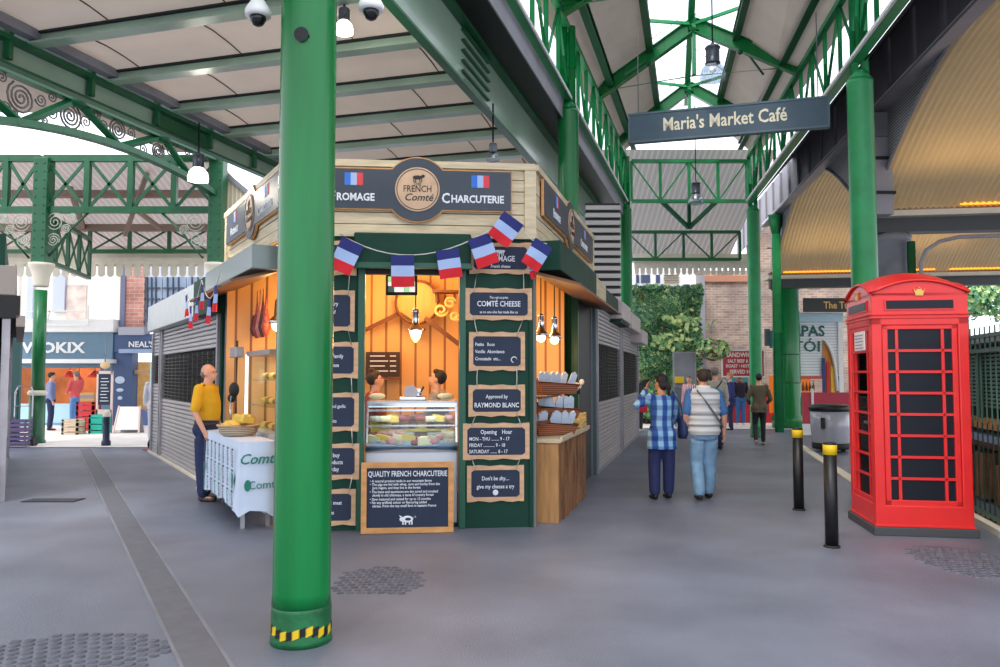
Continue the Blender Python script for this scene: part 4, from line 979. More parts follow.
# ---------------------------------------------------------------- left bay: glass cabinet, scale, basket and clothed table
t = KL.thing('glass_display_cabinet', 'tall lit glass cabinet with shelves of pastries in the left bay of the kiosk', 'display cabinet', 1.55, .06, .0)
MB().box(-.6,.6,0,.5,0,.92).build('base', CW, t); MB().box(-.6,.6,0,.5,1.84,1.90).build('top', STEEL, t)
MB().box(-.6,-.57,-.01,.02,.9,1.86).build('light_tube', mat('counter_tube', (225,240,255)), t)
for x in (-.6,.58):
    for y in (.48,): MB().box(x,x+.02,y,y+.02,.92,1.84).build('frame_post', CHROME, t)
for z in (1.22,1.53): MB().box(-.58,.58,.03,.47,z,z+.012).build('shelf', GLASS, t)
MB().add([(-.6,0,.92),(.6,0,.92),(.6,0,1.84),(-.6,0,1.84)], [(0,1,2,3)]).build('front_glass', GLASS, t)
light('AREA', (0,.25,1.83), 4, (240,245,255), 1.0, t, .3)
PAST = mat('baked_pastry', (196,124,60), .6, var=.3, scale=12)
for z, nm in ((.932,'lower'),(1.243,'middle'),(1.553,'upper')):
    for j in range(6):
        o = (MB().ell((0,0,.045), (.075,.06,.045), 12) if (j+int(z*7)) % 3 else MB().lathe([(.06,0),(.075,.02),(.07,.07),(.03,.085)], n=14)).build('pastry', PAST if j % 2 else MEAT[2])
        o.location = KL.w(1.55 -.48 + j*.19, .30, z-.01); tag(o, 'golden pastry on the %s shelf of the left glass cabinet' % nm, 'pastry', 'pastries on the %s shelf of the left cabinet' % nm)
# table with printed cloth
CLOTH = mat('cloth_white', (205, 218, 236), .8, var=.05, scale=3)
tu0, tu1, td, th = .45, 2.95, .36, .86; TY = -.22
t = KL.thing('trestle_table', 'trestle table hidden under a printed cloth beside the left bay', 'table', (tu0+tu1)/2, TY, 0)
MB().box(-1.2,1.2,-.16,.16,.86,.895).build('table_top', BROWN, t)
for x in (-1.1,1.1):
    for y in (-.13,.13): MB().box(x-.02,x+.02,y-.02,y+.02,0,.86).build('leg', STEEL, t)
Lt = (tu1-tu0)/2
m = MB(); n = 44; hgt = .905
per = []
xw, yw = Lt-.02, .175
def rr_(k):
    s_ = k/n*2*(2*xw+2*yw); 
    if s_ < 2*xw: return (-xw+s_, -yw)
    s_ -= 2*xw
    if s_ < 2*yw: return (xw, -yw+s_)
    s_ -= 2*yw
    if s_ < 2*xw: return (xw-s_, yw)
    return (-xw, yw-(s_-2*xw))
rings = []
for lv in range(7):
    f = lv/6; ring = []
    for k in range(n):
        x, y = rr_(k); cc_ = (abs(x)/xw)**6*(abs(y)/yw)**6; fl_ = 1 + f*.10 + f*.10*math.sin(k*1.9) + cc_*.15*f
        zend = .20 - .10*cc_ + .02*math.sin(k*1.1); ring.append((x*(1+ (fl_-1)*.12), y*fl_*1.0, hgt - f*(hgt-zend)))
    rings.append(ring)
vs = [v for r_ in rings for v in r_]; fs = [(l*n+k, (l+1)*n+k, (l+1)*n+(k+1)%n, l*n+(k+1)%n) for l in range(6) for k in range(n)]
m.add(vs, fs, 0, True); m.add(rings[0], [tuple(range(n))], 0)
t = KL.thing('tablecloth', 'pale blue-white cloth printed with green Comté lettering draped over the trestle table', 'tablecloth', (tu0+tu1)/2, TY, 0)
m.build('cloth', CLOTH, t)
TEAL = mat('print_teal', (40,128,110), .8); INK = mat('print_ink', (92,96,110), .8)
def word(txt_, *a, **k):
    m = MB(); m.text(txt_, *a, **k); m.build('printed_word', [TEAL, INK], t)
for k in range(9):
    for j in range(3): word('COMTÉ', (-xw+.3+k*.24, -yw*1.22, .72-j*.22), .10, sx=.6, ux=(0,0,1), uy=(-1,0,0), mi=1 if (k+j) % 3 else 0)
for (x, z, r_) in ((1.0,.5,.07),(-.95,.5,.05),(-.7,.48,.05)):
    m = MB(); m.prism([(x+r_*.6*math.cos(a*PI/8), z+r_*math.sin(a*PI/8)) for a in range(16)], (0,-yw-.047,0), dep=.004, mi=0); m.box(x-.006,x+.006,-yw-.047,-yw-.043,z-r_*2,z,0); m.build('printed_leaf', [TEAL, INK], t)
word('Comté', (xw+.035, .0, .68), .15, ux=(0,1,0), mi=0, shear=.3, bold=.002); word('Comté', (xw+.04, .05, .42), .12, ux=(0,1,0), mi=0)
m = MB(); m.prism([(-.12+.035*math.cos(a*PI/8), .46+.06*math.sin(a*PI/8)) for a in range(16)], (xw+.045,0,0), ux=(0,1,0), dep=.004, mi=0); m.build('printed_leaf', [TEAL, INK], t)
t = KL.thing('bread_basket', 'pale wicker basket heaped with yellow cheese pieces on the cloth-covered table', 'basket', 2.0, -.24, .907)
MB().lathe([(.17,0),(.21,.04),(.225,.11),(.23,.12)], n=28).build('basket_body', stripemat('pale_wicker', (140,120,96), (214,200,176), 2, 16, .7, bump=.4), t); MB().tube([(.23*math.cos(a*PI/14), .23*math.sin(a*PI/14), .12) for a in range(28)], .014, 6, closed=True).build('rim', PINEF, t)
for j in range(9):
    a = j*.7; o = MB().prism([(-.07,0),(.07,0),(.06,.07),(-.06,.09)], (0,-.045,0), dep=.09).build('cheese_chunk', MEAT[2]); o.location = KL.w(2.0 + .11*math.cos(a)*(j>0), -.24 + .11*math.sin(a)*(j>0), .985 + (.07 if j < 3 else 0)); o.rotation_euler = (.1, .15, a)
    tag(o, 'yellow chunk of cheese heaped in the pale basket on the table', 'cheese', 'cheese chunks in the basket')
t = KL.thing('hanging_scale', 'black and steel hanging scale on a pole in front of the left bay', 'scale', 1.75, -.22, .907)
MB().cyl((0,0,0),(0,0,1.1),.014,n=10).build('pole', BLACKM, t); MB().box(-.16,.16,-.05,.05,.90,1.02).build('display_head', STEEL, t, .01); MB().lathe([(.10,0),(.10,.02),(.03,.05)], n=20).build('foot', BLACKM, t)
MB().ell((.02,-.03,.52),(.08,.06,.09)).build('dial', BLACKM, t); MB().ell((-.10,-.03,.42),(.055,.05,.055)).build('weight', BLACKM, t); MB().tube([(-.02,-.05,.5),(-.05,-.06,.3),(0,-.05,.12)], .012, 8).build('lever', CHROME, t)
m = MB()
t = KL.thing('hanging_hams', 'row of hams and dried sausages hanging from the ceiling of the left bay', 'ham', 1.05, .2, 2.2)
for j in range(5): MB().tube([(-.32+j*.16,0,.5),(-.32+j*.16,0,.25),(-.31+j*.16,0,.0),(-.32+j*.16,0,-.12)], [.006,.02,.06,.02], 10).build('ham', MEAT[(5,0,1)[j%3]], t)
b = KL.w(1.75, .25, 2.2); t = thing('pendant_lamp', 'glowing glass pendant lamp in the left bay of the kiosk', 'lamp', b)
MB().ell((0,0,.0), .07).build('bulb', BULB, t); MB().lathe([(.12,.02),(.09,.08),(.045,.12),(.035,.3),(.012,.34)], n=20).build('holder', CHROME, t); MB().cyl((0,0,.33),(0,0,ZF0-b.z),.007,n=6).build('cord', BLACKM, t)
light('POINT', (0,-.05,-.14), 12, (255,190,110), .05, t)
# ---------------------------------------------------------------- shutters
SH = mat('shutter_alu', (186, 182, 184), .42, metal=.35, var=.05, scale=3); 
def shutter(fr, u0, u1, ztop, label, band=(1.15,1.95), zs=0.03):
    t = fr.thing('roller_shutter', label, 'shutter', (u0+u1)/2, -.04, 0); w = (u1-u0)/2
    m = MB(); z = zs
    while z < ztop:
        if z < band[0] or z > band[1]:
            pts = [(0,z),(-.022,z+.012),(-.022,z+.05),(0,z+.066)]
            m.add([(-w, y_, z_) for y_, z_ in pts] + [(w, y_, z_) for y_, z_ in pts], [(0,4,5,1),(1,5,6,2),(2,6,7,3)]); z += .07
        else: z += .07
    m.build('slat_curtain', SH, t)
    m = MB(); z = band[0]+.01
    while z < band[1]: m.tube([(-w,-.01,z),(w,-.01,z)], .011, 6, 0); z += .062
    for k in range(int(2*w/.4)): m.box(-w+.4*k+.2, -w+.4*k+.22, -.012, .0, band[0], band[1])
    m.build('open_grille', mat('grille_bar', (92,92,88), .5, metal=.4), t)
    MB().box(-w, w, .03, .04, 0, ztop).build('dark_backing', mat('stall_dark', (22,26,26), .8), t)
    MB().box(-w, w, -.05, .02, 0, .05).build('bottom_bar', STEEL, t)
    for s_ in (-1, 1): MB().box(s_*w-.04, s_*w+.04, -.06, .03, 0, ztop+.05).build('guide_rail', STEEL, t)
    return t
LS = KS.len
shutter(KS, LS-5.25, LS-.2, 2.42, 'long roller shutter of the closed stall left of the man in yellow', (1.15,1.95))
shutter(KS, .15, LS-5.45, 2.42, 'narrow far roller shutter near the left street', (1.4,1.95))
t = KS.thing('market_stall', 'closed market stall with a pale fascia box behind the kiosk on the left', 'stall', LS/2, 0, 0)
def sb(fr, t, u0, u1, y0, y1, z0, z1, nm, mt, bev=0): return wbox(fr, u0, u1, y0, y1, z0, z1, nm, mt, t, bev)
FASC = mat('pale_fascia', (205, 212, 216), .4, var=.05)
sb(KS, t, .5, LS-1.2, -.24, -.02, 2.48, 2.98, 'fascia_box', FASC, .01); sb(KS, t, LS-1.2, LS, -.24, .0, 2.46, 3.0, 'fascia_end', KGREEN, .01)
sb(KS, t, 0, LS, -.02, .3, 2.42, 3.0, 'wall_top', KBLACK); sb(KS, t, 0, LS, .08, .14, 0, 2.5, 'inner_wall', KBLACK)
sb(KS, t, LS-.17, LS-.05, -.06, .06, 0, 2.5, 'corner_post', KGREEN); sb(KS, t, 0, .1, -.06, .06, 0, 2.5, 'corner_post', STEEL)
sb(KS, t, -.02, LS, -.12, -.06, .0, .04, 'kerb_rail', CREAM)
m = W(t); m.add([KS.w(0,0,3.0), KS.w(LS,0,3.0), KR.w(KR.len,0,3.0), Vector((3.2,20,3.0)), Vector((-2,21,3.0))], [(0,1,2,3,4)]); m.build('stall_roof', GREYP, t)
# right shutters
Fx = lambda Y: Vector((-1.804+.2595*Y, Y, 0))
KQ = Fr(Fx(12.62), Fx(20.9)); LQ = KQ.len
shutter(KQ, .15, 4.0, 2.72, 'near roller shutter right of the kiosk with a dark open band', (1.15,2.1))
shutter(KQ, 4.3, LQ-.1, 2.62, 'far roller shutter before the ivy wall', (1.15,2.1))
t = KQ.thing('market_stall', 'closed market stall with grey awning boxes to the right behind the kiosk', 'stall', LQ/2, 0, 0)
sb(KQ, t, 0, .15, -.08, .06, 0, 2.8, 'steel_post', mat('teal_post', (88,112,116), .4)); sb(KQ, t, 4.02, 4.26, -.06, .06, 0, 2.8, 'steel_post', GREYP); sb(KQ, t, LQ-.1, LQ, -.06, .06, 0, 2.7, 'steel_post', KGREEN)
sb(KQ, t, 0, LQ, .05, .12, 0, 3.0, 'inner_wall', KBLACK); sb(KQ, t, 0, 2.2, -.22, .0, 2.74, 3.02, 'fascia_end', KGREEN)
AWN = mat('pink_grey_awning', (196,186,184), .5)
sb(KQ, t, 2.2, 4.0, -.30, .0, 2.66, 3.0, 'awning_box', AWN, .02); sb(KQ, t, 4.3, 6.6, -.30, .0, 2.6, 2.95, 'awning_box', AWN, .02); sb(KQ, t, 6.7, LQ, -.34, .0, 2.38, 2.72, 'awning_box', AWN, .02)
sb(KQ, t, 2.2, 4.0, -.26, -.02, 2.60, 2.66, 'awning_shadow_board', KGREEN)
m = W(t)
xl_, xr_ = P(586, 260, 15.2).x, P(621, 260, 15.2).x
for k in range(13): z = 3.05 + k*.15; m.box(xl_, xr_, 15.2, 15.26, z, z+.085)
m.build('louvre_slats', mat('louvre_pale', (206,200,196), .5), t); W(t).box(xl_, xr_, 15.3, 15.34, 3.0, 5.0).build('louvre_backing', KBLACK, t)
# stall cut by the left edge of the frame
s0 = G(3, 459); dv = (CC-B).normalized(); KE = Fr(s0 , s0 - dv*6.0); 
KE = Fr(s0, s0 - dv*6.0)
# viewer is on its right side: rebuild so that -y points right
KE = Fr(s0 - dv*6.0, s0)
t = KE.thing('market_stall', 'closed stall with shutter and grey awning at the left edge of the picture', 'stall', 3, 0, 0)
sb(KE, t, 0, 6, .04, .2, 0, 2.7, 'inner_wall', KBLACK); sb(KE, t, 0, 6, -.03, .02, 0, .45, 'plinth', GREYP)
sb(KE, t, 0, 6.05, -.20, .1, 2.32, 2.62, 'awning_box', BLACKM, .01); sb(KE, t, 0, 6.0, -.15, .1, 2.62, 3.0, 'fascia_box', mat('grey_awning', (150,142,136), .7), .01)
sb(KE, t, 0, 6.05, -.26, -.16, 2.22, 2.36, 'awning_edge', mat('grey_awning', (150,142,136))); sb(KE, t, 5.9, 6.03, -.1, .1, 0, 2.5, 'corner_post', KGREEN); sb(KE, t, 0, 6, -.02, .3, 3.0, 3.4, 'upper_board', KGREEN)
shutter(KE, .1, 5.85, 2.3, 'roller shutter of the stall at the left edge of the picture', (1.15,1.9), .45)
p = G(13, 446); t = thing('stall_door', 'dark teal door leaf standing behind the stall at the left edge', 'door', (p.x, p.y, 0))
MB().box(-.12,.12,-.04,.04,0,2.5).build('leaf', mat('dark_teal', (16,70,66), .4), t); MB().box(-.26,-.12,-.05,.05,0,2.6).build('post', BLACKM, t); MB().cyl((.08,-.07,1.1),(.08,-.07,1.25),.012,n=8).build('handle', CHROME, t)
# ================================================================ LEFT HALL
dL = 18.35; xA = P(36, 443, dL).x; xB = P(213, 443, dL).x
def hallcol(x, y, label):
    t = thing('hall_column', label, 'column', (x, y, 0))
    MB().lathe([(.20,0),(.20,.06),(.175,.1),(.17,1.12)], n=28).build('plinth', GREEND, t)
    MB().lathe([(.17,1.12),(.21,1.15),(.21,1.2),(.17,1.24)], n=28).build('ring', CREAM, t)
    MB().lathe([(.145,1.2),(.14,3.6)], n=28).build('shaft', mat('mid_green', (20,112,60), .3, var=.1), t)
    MB().lathe([(.16,3.68),(.17,3.74),(.19,3.95),(.25,4.12),(.28,4.18),(.28,4.24)], n=28).build('capital', CREAM, t)
    MB().box(-.17,.17,-.17,.17,4.24,6.75).build('post', GREEND, t, .02)
    m = MB()
    for z in range(12): m.ell((-.1,-.175,4.4+z*.2), .02, 6); m.ell((.1,-.175,4.4+z*.2), .02, 6)
    m.build('rivet', GREEND, t); return t
hallcol(xA, dL, 'green hall column with a cream capital by the street at left')
hallcol(xB, dL, 'green hall column with a cream capital rising behind the left shutters')
xl = P(-70, 443, dL).x
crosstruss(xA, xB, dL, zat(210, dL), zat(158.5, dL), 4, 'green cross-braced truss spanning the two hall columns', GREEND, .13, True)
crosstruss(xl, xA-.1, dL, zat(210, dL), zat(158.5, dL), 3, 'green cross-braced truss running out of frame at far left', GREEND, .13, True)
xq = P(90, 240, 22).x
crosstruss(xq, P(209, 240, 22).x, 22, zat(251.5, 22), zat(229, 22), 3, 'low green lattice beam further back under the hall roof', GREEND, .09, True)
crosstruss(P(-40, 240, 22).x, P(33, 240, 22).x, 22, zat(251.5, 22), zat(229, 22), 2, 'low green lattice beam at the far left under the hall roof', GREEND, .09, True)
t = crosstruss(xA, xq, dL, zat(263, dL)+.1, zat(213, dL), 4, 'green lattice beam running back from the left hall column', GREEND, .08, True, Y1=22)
# scrolled spandrels below the truss
def spiral(mb, c, ux, uy, r, s=1, turns=2.6, a0=0, w_=.018, n=40):
    pts = []
    for k in range(n):
        f = k/(n-1); a = a0 + s*turns*2*PI*f; q = r*(1-f*.9); pts.append(Vector(c) + Vector(ux)*(q*math.cos(a)) + Vector(uy)*(q*math.sin(a)))
    mb.tube(pts, w_, 5)
def spandrel(px_a, px_b, sgn, label):
    t = thing('scroll_bracket', label, 'bracket', P(px_a, 212, dL))
    for cx, cy, r in ((px_a+sgn*11, 222, 10), (px_a+sgn*9, 240, 7), (px_a+sgn*28, 218, 5), (px_a + sgn*22, 229, 5)):
        m = W(t); spiral(m, P(cx, cy, dL-.05), (1,0,0), (0,0,1), r*dL/F, sgn, w_=.013); m.build('scroll', mat('scroll_pale', (176,184,166), .5), t)
    W(t).tube([P(px_a + sgn*3, 258, dL), P(px_a+sgn*14, 246, dL), P(px_a+sgn*24, 232, dL), P(px_a+sgn*44, 213, dL)], .03, 8).build('arched_rib', GREEND, t)
spandrel(44, 90, 1, 'pale scrolled bracket right of the left hall column'); spandrel(32, 0, -1, 'pale scrolled bracket left of the left hall column'); spandrel(206, 160, -1, 'pale scrolled bracket beside the right hall column')
# ornamental arched girder
aG = xB - SL*dL
t = thing('ornamental_girder', 'ornamental arched iron girder filled with scrollwork at the upper left', 'girder', (xB, dL, 5.6))
gl = lambda px, py: L(px, py, aG, SL)
ztop = 6.71
W(t).bar(ll(aG, 8.5, ztop), ll(aG, dL, ztop), .2, .13).build('top_chord', GREEND, t)
arc = [ll(aG, Y, 6.15 - .04*(Y-15.6)**2) for Y in [9.4+k*.45 for k in range(20)] + [dL]]
m = W(t)
for i in range(len(arc)-1): m.bar(arc[i], arc[i+1] + (arc[i+1]-arc[i])*.03, .18, .12)
m.build('arched_chord', GREEND, t)
def arcz(Y): return 6.15 - .04*(Y-15.6)**2
tops = [gl(-42,70), gl(76,98), gl(162,134)]; bots = [gl(21,120), gl(120,146), gl(193,185)]
Yt = [9.6] + [11.2] + [p.y for p in tops[1:]]; Yb = [10.4, bots[0].y, bots[1].y, bots[2].y]
seq = [(Yt[1], 1), (Yb[1], 0), (Yt[2], 1), (Yb[2], 0), (Yt[3], 1), (Yb[3], 0)]
tops_ = [gl(76,98).y, gl(162,134).y]; 
seq = [(11.4, 1), (bots[0].y, 0), (tops_[0], 1), (bots[1].y, 0), (tops_[1], 1), (bots[2].y, 0)]
pp = [ll(aG, Y, ztop if k else arcz(Y)) for Y, k in seq]
for i in range(len(pp)-1): W(t).bar(pp[i], pp[i+1], .12, .10, up=(0,1,0)).build('diagonal', GREEND, t)
for Y, k in seq:
    if k: W(t).ell(ll(aG, Y, ztop-.03), (.2,.2,.12)).build('gusset', GREEND, t)
SCR = mat('scroll_iron', (82, 76, 72), .5)
uxg = Vector((SL, 1, 0)).normalized(); uzg = Vector((0,0,1))
for (px, py, r) in ((21,98,14), (2,77,5), (41,100,6), (52,97,5), (70,116,12), (52,113,6), (45,120,4), (86,122,6), (98,112,5), (118,130,10), (104,126,5), (97,116,5), (131,133,5), (139,127,4), (158,151,8), (143,149,5), (170,150,5), (176,143,4), (150,139,4), (187,152,4), (196,149,5), (207,152,4), (5,107,6), (14,113,4)):
    p = gl(px, py); rr = r*p.y/F/.80; rr = min(rr, .34); m = W(t); spiral(m, p, uxg, uzg, rr*.95, 1 if px % 2 else -1, 3.2 if r > 7 else 1.8, px, .019 if r > 7 else .014, 44 if r > 7 else 22); m.build('scroll', SCR, t)
# pale soffit strip above the girder, pink roof boards, white gable cladding
PINKB = transl(stripemat('pink_boards', (222,196,184), (196,168,156), 0, 1.9, .8, thresh=.2), .12)
m = MB(); x0, x1 = P(-80,150,19).x, P(222,150,19).x
m.add([(x0,18.6,6.9),(x1,18.6,6.9),(x1-.8,23.4,5.35),(x0-2,23.4,5.35)], [(0,3,2,1)]); struct(m, 'ceiling', PINKB, label='pink boarded hall roof')
m = MB()
for y_, z_ in ((20.2,6.33),(21.9,5.76)): m.bar((x0, y_, z_), (x1-.3, y_, z_), .2, .18)
m.bar(P(70,200,19.5)+Vector((0,0,.3)), P(84,230,22), .12, .12); m.bar(P(125,235,21), P(150,165,19.2), .1, .1); m.bar(P(130,205,19), P(160,228,21.5), .1, .1)
struct(m, 'roof_joists', mat('joist_brown', (140,118,104), .7), label='brown joists under the hall roof')
valance(-30, 214, 262, 277, 22.6, 'cream pointed valance along the hall edge above the street', .26)
struct(MB().box(P(-30,255,22.7).x, P(214,255,22.7).x, 22.7, 22.8, zat(266,22.7), zat(246,22.7)), 'trim_8', CREAM, label='cream board above the hall valance')
CLAD = stripemat('cream_cladding', (240,226,196), (205,190,162), 0, 3.2, .6, thresh=.22)
m = MB(); g0, g1 = P(220,200,18.7), P(252,200,18.7)
m.prism([(0,0),(0,zat(163,18.7)-4.2),(g1.x-g0.x, zat(200,18.7)-4.2),(g1.x-g0.x,0)], (g0.x,18.7,4.2), dep=.1); struct(m, 'wall_left', CLAD, label='cream clad gable beside the kiosk')
struct(MB().bar((g0.x-.3,18.65,zat(159,18.7)), (g1.x+.2,18.65,zat(203,18.7)), .15, .1), 'trim_9', GREYP, label='grey edge of the gable')
struct(strip(-16.5, 6.86, -11.85, 6.86, 6, 15.4, SL), 'ceiling', BEIGE, label='beige soffit of the hall behind the ornamental girder')
struct(strip(-13.0, 6.86, -11.85, 6.86, 15.4, 18.2, SL), 'ceiling', BEIGE, label='beige soffit above the ornamental girder')
# ================================================================ STREET AT LEFT
dS = 25.0
def sx(px, d=dS): return P(px, 375, d).x
def pbox(t, px0, py0, px1, py1, d, dep, name, mt, bev=0, mi=None):
    x0, x1 = P(px0, 375, d).x, P(px1, 375, d).x; z0, z1 = zat(py1, d), zat(py0, d)
    return W(t).box(x0, x1, d, d+dep, z0, z1).build(name, mt, t, bev)
CWALL = mat('sunlit_render', (246,238,226), .8, var=.05, scale=1)  # facade colours kept pale to carry the overexposed street daylight
t = thing('shop_building', 'pale rendered building with a slate-blue shopfront lettered WOKIX across the left street', 'building', (sx(55), dS, 0))
pbox(t, -60, 255, 16, 336, dS, .6, 'wall', CWALL); pbox(t, 16, 255, 118, 322, dS+.1, .5, 'wall', CWALL)
pbox(t, 50, 273, 62, 312, dS-.02, .1, 'window', mat('pale_window', (190,200,220), .2)); pbox(t, 24, 272, 30, 322, dS-.02, .1, 'drain_strip', mat('pale_window', (190,200,220)))
pbox(t, 64, 285, 84, 322, dS+.06, .1, 'worn_brick_patch', mat('patchy', (214,198,190), .9, var=.25, scale=3))
pbox(t, 16, 319, 112, 332, dS-.5, .7, 'awning_top', WHITE, .02)
SHOPB = mat('shop_slate', (98,128,148), .5, var=.04); 
pbox(t, -60, 332, 112, 360, dS-.35, .5, 'fascia', SHOPB, .01); pbox(t, -60, 359, 106, 363, dS-.9, .7, 'awning_rail', WHITE)
pbox(t, -60, 366, 100, 425, dS+1.8, .1, 'inner_wall', mat('warm_shop', (186,110,56), .7, var=.4, scale=1.2)); pbox(t, 100, 360, 112, 427, dS-.1, .4, 'pilaster', SHOPB); pbox(t, -60, 360, 100, 368, dS-.1, .3, 'window_head', SHOPB)
pbox(t, -60, 404, 76, 424, dS-.1, .4, 'counter_front', mat('pale_blue_front', (170,208,226), .4)); pbox(t, -60, 423, 112, 430, dS-.15, .4, 'step', mat('step_blue', (110,150,176), .5))
m = W(t); m.text('WOKIX', P(53, 352.5, dS-.37), .46, bold=.016, sx=1.22); m.build('lettering', WHITE, t)
m = W(t); 
for (x0,y0,x1,y1) in ((50,311,84,311),(24,311,50,311),(50,311,46,323),(40,325,88,325),(88,305,88,323)): m.bar(P(x0,y0,dS-.6), P(x1,y1,dS-.6), .05, .05)
m.build('balcony_rail', WHITE, t)
light('POINT', (sx(60), dS+.8, 2.3), 60, (255,170,90), .3, name='shop_light')
for px, py, r_, lb in ((70,375,6,'left'), (79,379,5,'middle'), (95,375,7,'right')):
    b = P(px, py, dS+.2); t2 = thing('red_lampshade', '%s one of three red shades hanging in the shop window' % lb, 'lamp', b); s_ = r_*dS/F
    MB().lathe([(s_,-.08),(s_*.9,.0),(s_*.4,.12),(.03,.16)], n=20).build('shade', mat('red_shade', (216,60,36), .5), t2); MB().cyl((0,0,.15),(0,0,.6),.01,n=6).build('cord', BLACKM, t2)
t = thing('brick_pier', 'red brick pier between the two shop buildings', 'pier', (sx(130), dS-.1, 3))
pbox(t, 118, 255, 123, 334, dS-.2, .5, 'quoin', mat('quoin_blue', (110,112,140), .7)); pbox(t, 123, 255, 142, 334, dS-.15, .5, 'brick_face', brickmat('pink_brick', (222,160,146), (200,138,124), (225,205,195), .3, .12)); pbox(t, 117, 327, 143, 335, dS-.4, .3, 'cornice', mat('cornice_grey', (168,172,182), .6))
t = thing('shop_building', "blue shopfront lettered NEAL'S with leaded windows above it", 'building', (sx(135), dS, 0))
pbox(t, 142, 255, 235, 332, dS, .4, 'wall', mat('pale_blue_wall', (205,212,226), .7))
for x0, x1 in ((143,160),(162,184),(186,210)):
    pbox(t, x0, 277, x1, 322, dS-.05, .1, 'window', mat('leaded_glass', (150,170,196), .15))
    m = W(t)
    for k in range(1,4): x = x0 + (x1-x0)*k/4; m.bar(P(x,277,dS-.08), P(x,322,dS-.08), .03, .06, up=(0,1,0))
    for y in (288,299,310): m.bar(P(x0,y,dS-.08), P(x1,y,dS-.08), .04, .04)
    m.build('window_bars', mat('bar_dark', (70,80,100), .5), t)
NB = mat('neal_blue', (62,84,124), .5)
pbox(t, 112, 334, 235, 352, dS-.3, .4, 'fascia', NB, .01); pbox(t, 112, 352, 132, 428, dS-.25, .4, 'pilaster', NB); pbox(t, 118, 349, 155, 353, dS-.45, .3, 'fascia_lip', mat('lip_blue', (150,170,200), .5))
W(t).text("NEAL'S", P(141, 347, dS-.32), .25, bold=.006, sx=1.05).build('lettering', WHITE, t)
pbox(t, 132, 362, 155, 412, dS+.5, .1, 'door_interior', mat('shop_inside', (214,176,112), .6, var=.2, emit=(255,190,110), es=.25)); pbox(t, 133, 370, 150, 374, dS-.1, .2, 'transom', mat('tan_frame', (190,150,110))); pbox(t, 150, 362, 160, 425, dS-.2, .3, 'door_frame', mat('mint', (190,224,216), .5)); pbox(t, 132, 410, 235, 428, dS-.2, .5, 'stall_riser', mat('riser_blue', (96,116,164), .5)); pbox(t, 160, 352, 235, 428, dS-.1, .3, 'shop_wall', NB)  # door_interior glows by itself, standing in for the lit shop
for k, y in enumerate((382,392,400)): W(t).ell(P(120, y-2, dS-.27), (.16-.04*k, .02, .12 if k == 0 else .06)).build('round_emblem', mat('emblem_pale', (190,205,225), .6), t)
# street furniture
p = G(106, 446); t = thing('street_bollard', 'dark blue street bollard with a pale cap in front of the blue shop', 'bollard', p)
MB().lathe([(.10,0),(.10,.1),(.075,.14),(.07,.68),(.085,.72),(.05,.8)], n=20).build('post', mat('bollard_navy', (34,44,74), .4), t); MB().lathe([(.088,.66),(.088,.74),(.05,.80),(.0,.82)], n=20, cap=False).build('cap', CREAM, t)
p = P(129, 433, 21.5); p.z = .012; t = thing('sandwich_board', 'white A-board standing outside the blue shop', 'sandwich board', p)
m = MB(); m.add([(-.33,-.15,.1),(.33,-.15,.1),(.28,0,.72),(-.28,0,.72),(-.33,-.12,.1),(.33,-.12,.1),(.28,.03,.72),(-.28,.03,.72)], [(0,1,2,3),(7,6,5,4),(0,4,5,1),(1,5,6,2),(2,6,7,3),(3,7,4,0)]); m.build('front_panel', WHITE, t)
m = MB(); m.add([(-.33,.2,.0),(.33,.2,.0),(.28,.04,.72),(-.28,.04,.72)], [(3,2,1,0)]); m.build('rear_panel', GREYL, t)
for x in (-.30,.30): MB().bar((x*1.15,-.18,0),(x*.95,0,.74),.04,.04).build('leg', mat('pink_wood', (226,200,190)), t)
p = P(104, 410, 22.0); t = thing('menu_board', 'chalk menu board with a pink wooden frame standing outside the slate-blue shop', 'menu board', (p.x, 22.0, .012))
MB().box(-.17,.17,0,.03,.75,1.62).build('panel', SLATE, t); m = MB(); m.box(-.22,.22,-.01,.04,.45,.62)
for s_ in (-1,1): m.box(s_*.2-.025, s_*.2+.025, -.01,.04,.0,1.7)
m.box(-.22,.22,-.01,.04,1.62,1.7); m.build('frame', mat('pink_wood', (226,200,190)), t)
m = MB()
for k in range(8): m.box(-.12+.02*(k%2), .12-.03*(k%3), -.004, 0, .85+k*.09, .87+k*.09)
m.build('chalk_lines', CHALK, t); MB().ell((0,0,1.86), (.14,.1,.10)).build('lantern', mat('lantern_gold', (226,190,140), .3), t); MB().cyl((0,0,1.7),(0,0,2.6),.02,n=8).build('bracket', GREYL, t)
def crate(px, py, w_, d, label, mt, n, name='stacked_crate', h=.16):
    p = G(px, py); 
    for k in range(n):
        t = thing(name, label % (('bottom','second','third','fourth','fifth')[k] if n > 1 else ''), 'crate', (p.x, p.y + .0, .013 + k*(h+.004)))
        m = MB(); m.box(-w_/2, w_/2, -.2, .2, 0, .02)
        for (a0,a1,b0,b1) in ((-w_/2,w_/2,-.2,-.18),(-w_/2,w_/2,.18,.2),(-w_/2,-w_/2+.02,-.18,.18),(w_/2-.02,w_/2,-.18,.18)):
            m.box(a0,a1,b0,b1,.02,h*.42); m.box(a0,a1,b0,b1,h*.6,h)
        for sx_ in (-1,1):
            for sy_ in (-1,1): m.box(sx_*(w_/2-.03)-.03, sx_*(w_/2-.03)+.03, sy_*.18-.02, sy_*.18+.02, 0, h)
        m.build('crate_body', mt, t)
crate(73.5, 434.5, .44, 21, '%s beige crate of the small stack left of the red crates', mat('beige_crate', (206,186,160), .6), 3, h=.13)
crate(88, 431, .50, 22, '%s red crate of the stack in front of the shop', mat('red_crate', (206,44,50), .5), 5)
crate(100, 433.5, .44, 21, '%s teal crate of the stack right of the red crates', mat('teal_crate', (24,170,150), .5), 3, h=.165)
